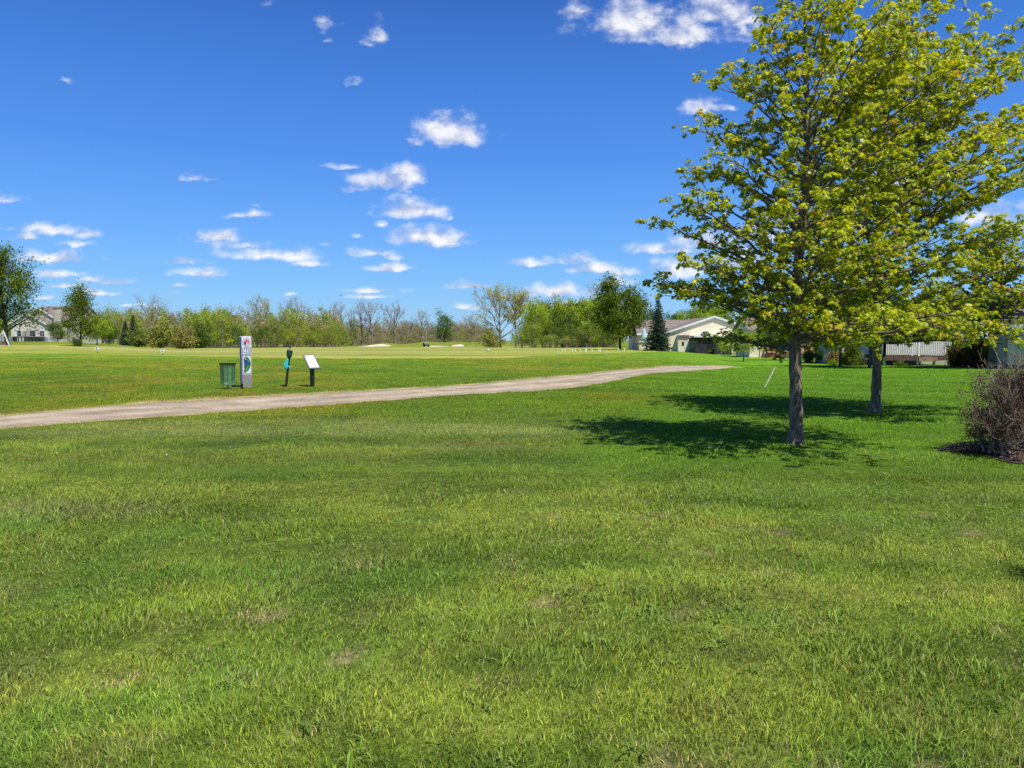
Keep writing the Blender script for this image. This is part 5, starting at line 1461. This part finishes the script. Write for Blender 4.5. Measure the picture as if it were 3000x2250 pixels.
CLOUDS = [  # centre u, v, half width, half height, strength (photo pixels)
    (1690, 35, 40, 55, .55), (1850, 75, 95, 75, 1.0), (1990, 110, 130, 40, 1.0), (2110, 40, 90, 60, .95), (2200, 75, 70, 35, .75), (1930, 40, 60, 40, .35),
    (1105, 105, 30, 58, .5), (1080, 135, 28, 22, .4), (945, 72, 40, 32, .3), (955, 118, 20, 15, .25), (780, 8, 22, 20, .3), (1032, 250, 30, 16, .3), (195, 240, 34, 16, .28),
    (1290, 385, 70, 46, 1.0), (1355, 405, 65, 38, .95), (1215, 425, 25, 22, .5), (2050, 315, 70, 32, .6), (2140, 320, 40, 22, .35),
    (1120, 540, 75, 36, 1.0), (1200, 520, 45, 32, 1.0), (1040, 558, 40, 14, .4), (1010, 488, 55, 15, .5), (565, 520, 35, 18, .6), (610, 525, 28, 14, .55), (20, 585, 45, 20, .6),
    (1210, 622, 85, 30, 1.0), (1260, 628, 40, 26, .9), (1045, 690, 22, 14, .35), (1110, 660, 26, 14, .35), (1320, 640, 12, 10, .45), (1225, 700, 75, 30, 1.0), (1300, 706, 60, 28, 1.0), (1360, 688, 30, 12, .5), (1180, 668, 24, 12, .3),
    (725, 634, 65, 16, .7), (745, 605, 20, 8, .3), (160, 678, 70, 26, .9), (250, 690, 45, 20, .7), (80, 700, 42, 16, .7), (20, 670, 40, 9, .5), (210, 715, 70, 14, .45),
    (640, 700, 85, 22, .85), (720, 722, 70, 20, .8), (770, 750, 90, 22, 1.0), (860, 752, 60, 26, 1.0), (900, 775, 45, 12, .7), (955, 718, 22, 13, .6),
    (1095, 745, 55, 20, .9), (1150, 755, 30, 16, .7), (1145, 785, 55, 14, .85), (545, 770, 48, 14, .9), (590, 803, 70, 16, .75), (530, 836, 38, 9, .75), (505, 857, 20, 6, .7),
    (140, 758, 90, 18, 1.0), (170, 805, 75, 14, .85), (260, 822, 40, 12, .85), (340, 828, 52, 12, .8), (190, 838, 65, 12, .65), (295, 858, 60, 10, .85), (140, 873, 40, 9, .6),
    (1090, 852, 70, 11, .95), (1075, 872, 65, 9, .9), (1380, 838, 52, 13, .95), (1355, 900, 36, 10, .95), (850, 863, 24, 7, .5), (365, 895, 30, 5, .6), (420, 893, 40, 5, .5),
    (1560, 772, 60, 12, .75), (1660, 765, 65, 22, .8), (1740, 790, 80, 20, .85), (1830, 800, 60, 22, .7), (1640, 858, 75, 24, .9), (1700, 890, 90, 14, .8), (1560, 868, 40, 10, .6), (1810, 830, 60, 20, .7),
    (2000, 795, 110, 32, .95), (1950, 735, 90, 20, .8), (2060, 715, 90, 32, .8), (2150, 775, 120, 45, .8), (1900, 735, 40, 12, .6), (2250, 700, 120, 40, .7), (2650, 520, 150, 60, .6), (2900, 640, 120, 40, .7), (2500, 330, 120, 45, .5),
]

def build_world():
    w = bpy.data.worlds.new('World'); scn.world = w; w.use_nodes = True
    nt = w.node_tree; nt.nodes.clear(); lk = nt.links
    out = N(nt, 'ShaderNodeOutputWorld'); bg = N(nt, 'ShaderNodeBackground')
    sky = N(nt, 'ShaderNodeTexSky', sky_type='NISHITA'); sky.sun_disc = False; sky.sun_elevation = EL; sky.sun_rotation = math.atan2(SUN.x, SUN.y)
    sky.air_density = 1.0; sky.dust_density = .25; sky.ozone_density = 3.0; sky.altitude = 250
    S = .12
    gm = N(nt, 'ShaderNodeMix', data_type='RGBA', blend_type='MULTIPLY'); gm.inputs[0].default_value = 1; gm.inputs[7].default_value = (S, S, S, 1)
    lk.new(sky.outputs[0], gm.inputs[6])
    tc = N(nt, 'ShaderNodeTexCoord')
    sp_ = N(nt, 'ShaderNodeSeparateXYZ'); lk.new(tc.outputs['Generated'], sp_.inputs[0])
    # clear spring air: a deeper, cleaner blue than the standard atmosphere gives
    gr = N(nt, 'ShaderNodeValToRGB'); el = gr.color_ramp.elements
    K = 2 ** -EXPO
    stops = [(0.0, (.36, .64, .90)), (.03, (.29, .59, .92)), (.075, (.205, .52, .97)), (.14, (.135, .41, .97)), (.23, (.078, .29, .86)), (.33, (.048, .21, .71)), (.43, (.03, .13, .52)), (1.0, (.018, .08, .36))]
    el[0].position = stops[0][0]; el[0].color = (*[c * K for c in stops[0][1]], 1); el[1].position = 1.0; el[1].color = (*[c * K for c in stops[-1][1]], 1)
    for p, c in stops[1:-1]: e_ = el.new(p); e_.color = (*[x * K for x in c], 1)
    lk.new(sp_.outputs['Z'], gr.inputs[0])
    hs = N(nt, 'ShaderNodeMix', data_type='RGBA'); hs.inputs[0].default_value = .93; lk.new(gm.outputs[2], hs.inputs[6]); lk.new(gr.outputs[0], hs.inputs[7])
    dk = N(nt, 'ShaderNodeMapRange'); lk.new(sp_.outputs['Z'], dk.inputs[0]); dk.inputs['From Min'].default_value = -.04; dk.inputs['From Max'].default_value = -.015
    lo = N(nt, 'ShaderNodeMix', data_type='RGBA'); lk.new(dk.outputs[0], lo.inputs[0]); lo.inputs[6].default_value = (.02, .03, .01, 1); lk.new(hs.outputs[2], lo.inputs[7])
    hs_out = lo.outputs[2]
    ym = N(nt, 'ShaderNodeMath', operation='MAXIMUM'); lk.new(sp_.outputs['Y'], ym.inputs[0]); ym.inputs[1].default_value = .05
    dx = N(nt, 'ShaderNodeMath', operation='DIVIDE'); lk.new(sp_.outputs['X'], dx.inputs[0]); lk.new(ym.outputs[0], dx.inputs[1])
    dz = N(nt, 'ShaderNodeMath', operation='DIVIDE'); lk.new(sp_.outputs['Z'], dz.inputs[0]); lk.new(ym.outputs[0], dz.inputs[1])
    cb = N(nt, 'ShaderNodeCombineXYZ'); lk.new(dx.outputs[0], cb.inputs[0]); lk.new(dz.outputs[0], cb.inputs[2])
    P = cb.outputs[0]
    cq = N(nt, 'ShaderNodeCombineXYZ'); lk.new(dx.outputs[0], cq.inputs[0])
    l2 = N(nt, 'ShaderNodeMath', operation='MULTIPLY'); lk.new(dz.outputs[0], l2.inputs[0]); l2.inputs[1].default_value = 1.45; lk.new(l2.outputs[0], cq.inputs[2])
    den = N(nt, 'ShaderNodeMath', operation='ADD'); lk.new(dz.outputs[0], den.inputs[0]); den.inputs[1].default_value = .12
    def noise(scale, off=(0, 0, 0), det=8, rough=.6):
        ad = N(nt, 'ShaderNodeVectorMath', operation='ADD'); lk.new(cq.outputs[0], ad.inputs[0]); ad.inputs[1].default_value = off
        n = N(nt, 'ShaderNodeTexNoise'); n.inputs['Scale'].default_value = scale; n.inputs['Detail'].default_value = det; n.inputs['Roughness'].default_value = rough
        lk.new(ad.outputs[0], n.inputs['Vector']); return n
    warp = noise(26.0, (0, 0, 0), 3)
    sb = N(nt, 'ShaderNodeVectorMath', operation='SUBTRACT'); lk.new(warp.outputs['Color'], sb.inputs[0]); sb.inputs[1].default_value = (.5, .5, .5)
    scl = N(nt, 'ShaderNodeVectorMath', operation='SCALE'); lk.new(sb.outputs[0], scl.inputs[0])
    wd = N(nt, 'ShaderNodeMath', operation='MULTIPLY'); lk.new(den.outputs[0], wd.inputs[0]); wd.inputs[1].default_value = .07; lk.new(wd.outputs[0], scl.inputs['Scale'])
    pw = N(nt, 'ShaderNodeVectorMath', operation='ADD'); lk.new(P, pw.inputs[0]); lk.new(scl.outputs[0], pw.inputs[1])
    acc = None; accz = None
    for (u, v, rx, rz, st) in CLOUDS:
        d = ray(u, v)
        a = N(nt, 'ShaderNodeVectorMath', operation='SUBTRACT'); lk.new(pw.outputs[0], a.inputs[0]); a.inputs[1].default_value = (d.x, 0, d.z)
        kx = F / (rx * 1.8); kz = F / (rz * 1.75)
        b = N(nt, 'ShaderNodeVectorMath', operation='MULTIPLY'); lk.new(a.outputs[0], b.inputs[0]); b.inputs[1].default_value = (kx, 0, kz)
        c = N(nt, 'ShaderNodeVectorMath', operation='MULTIPLY'); lk.new(a.outputs[0], c.inputs[0]); c.inputs[1].default_value = (-kx, 0, -kz * 2.3)
        m = N(nt, 'ShaderNodeVectorMath', operation='MAXIMUM'); lk.new(b.outputs[0], m.inputs[0]); lk.new(c.outputs[0], m.inputs[1])
        l = N(nt, 'ShaderNodeVectorMath', operation='LENGTH'); lk.new(m.outputs[0], l.inputs[0])
        e = N(nt, 'ShaderNodeMath', operation='MULTIPLY_ADD'); lk.new(l.outputs['Value'], e.inputs[0]); e.inputs[1].default_value = -1.0; e.inputs[2].default_value = .50 + .55 * st
        if acc is None: acc = e.outputs[0]
        else:
            x = N(nt, 'ShaderNodeMath', operation='SMOOTH_MAX'); lk.new(acc, x.inputs[0]); lk.new(e.outputs[0], x.inputs[1]); x.inputs[2].default_value = .12; acc = x.outputs[0]
    n1 = noise(24.0, (3, 0, 1), 9, .6)
    n2 = noise(24.0, (3 + .008, 0, 1 + .018), 4, .5)      # the same field a little towards the sun
    ns = N(nt, 'ShaderNodeMath', operation='MULTIPLY_ADD'); lk.new(n1.outputs[0], ns.inputs[0]); ns.inputs[1].default_value = 2.0; ns.inputs[2].default_value = -1.12
    de = N(nt, 'ShaderNodeMath', operation='ADD'); lk.new(acc, de.inputs[0]); lk.new(ns.outputs[0], de.inputs[1])
    al = N(nt, 'ShaderNodeMapRange', interpolation_type='SMOOTHSTEP'); lk.new(de.outputs[0], al.inputs[0])
    al.inputs['From Min'].default_value = -.02; al.inputs['From Max'].default_value = .95; al.inputs['To Max'].default_value = .97
    df = N(nt, 'ShaderNodeMath', operation='SUBTRACT'); lk.new(n1.outputs[0], df.inputs[0]); lk.new(n2.outputs[0], df.inputs[1])
    sh = N(nt, 'ShaderNodeMath', operation='MULTIPLY_ADD'); lk.new(df.outputs[0], sh.inputs[0]); sh.inputs[1].default_value = 3.4; sh.inputs[2].default_value = .60
    cr = N(nt, 'ShaderNodeValToRGB'); cr.color_ramp.elements[0].position = .2; cr.color_ramp.elements[0].color = (.36, .405, .55, 1); cr.color_ramp.elements[1].position = .9; cr.color_ramp.elements[1].color = (.68, .685, .705, 1)
    lk.new(sh.outputs[0], cr.inputs[0])
    mx = N(nt, 'ShaderNodeMix', data_type='RGBA'); lk.new(al.outputs[0], mx.inputs[0]); lk.new(hs_out, mx.inputs[6]); lk.new(cr.outputs[0], mx.inputs[7])
    lk.new(mx.outputs[2], bg.inputs[0]); bg.inputs[1].default_value = 1.0
    lk.new(bg.outputs[0], out.inputs[0])
    w.cycles.sampling_method = 'MANUAL'; w.cycles.sample_map_resolution = 512
build_world()

# ------------------------------------------------------------------ camera and view
cam = bpy.data.cameras.new('camera'); cam.sensor_width = 36; cam.lens = 36 * F / 3000; cam.clip_end = 6000; cam.clip_start = .05
co = bpy.data.objects.new('camera', cam); COL.objects.link(co); co.location = (0, 0, EYE); co.rotation_euler = (PI / 2 - PITCH, 0, 0)
scn.camera = co
scn.view_settings.view_transform = 'Standard'; scn.view_settings.look = 'None'; scn.view_settings.exposure = EXPO; scn.view_settings.gamma = 1
scn.render.resolution_x = 1024; scn.render.resolution_y = 768
scn.cycles.max_bounces = 6; scn.cycles.transparent_max_bounces = 8; scn.cycles.use_denoising = False
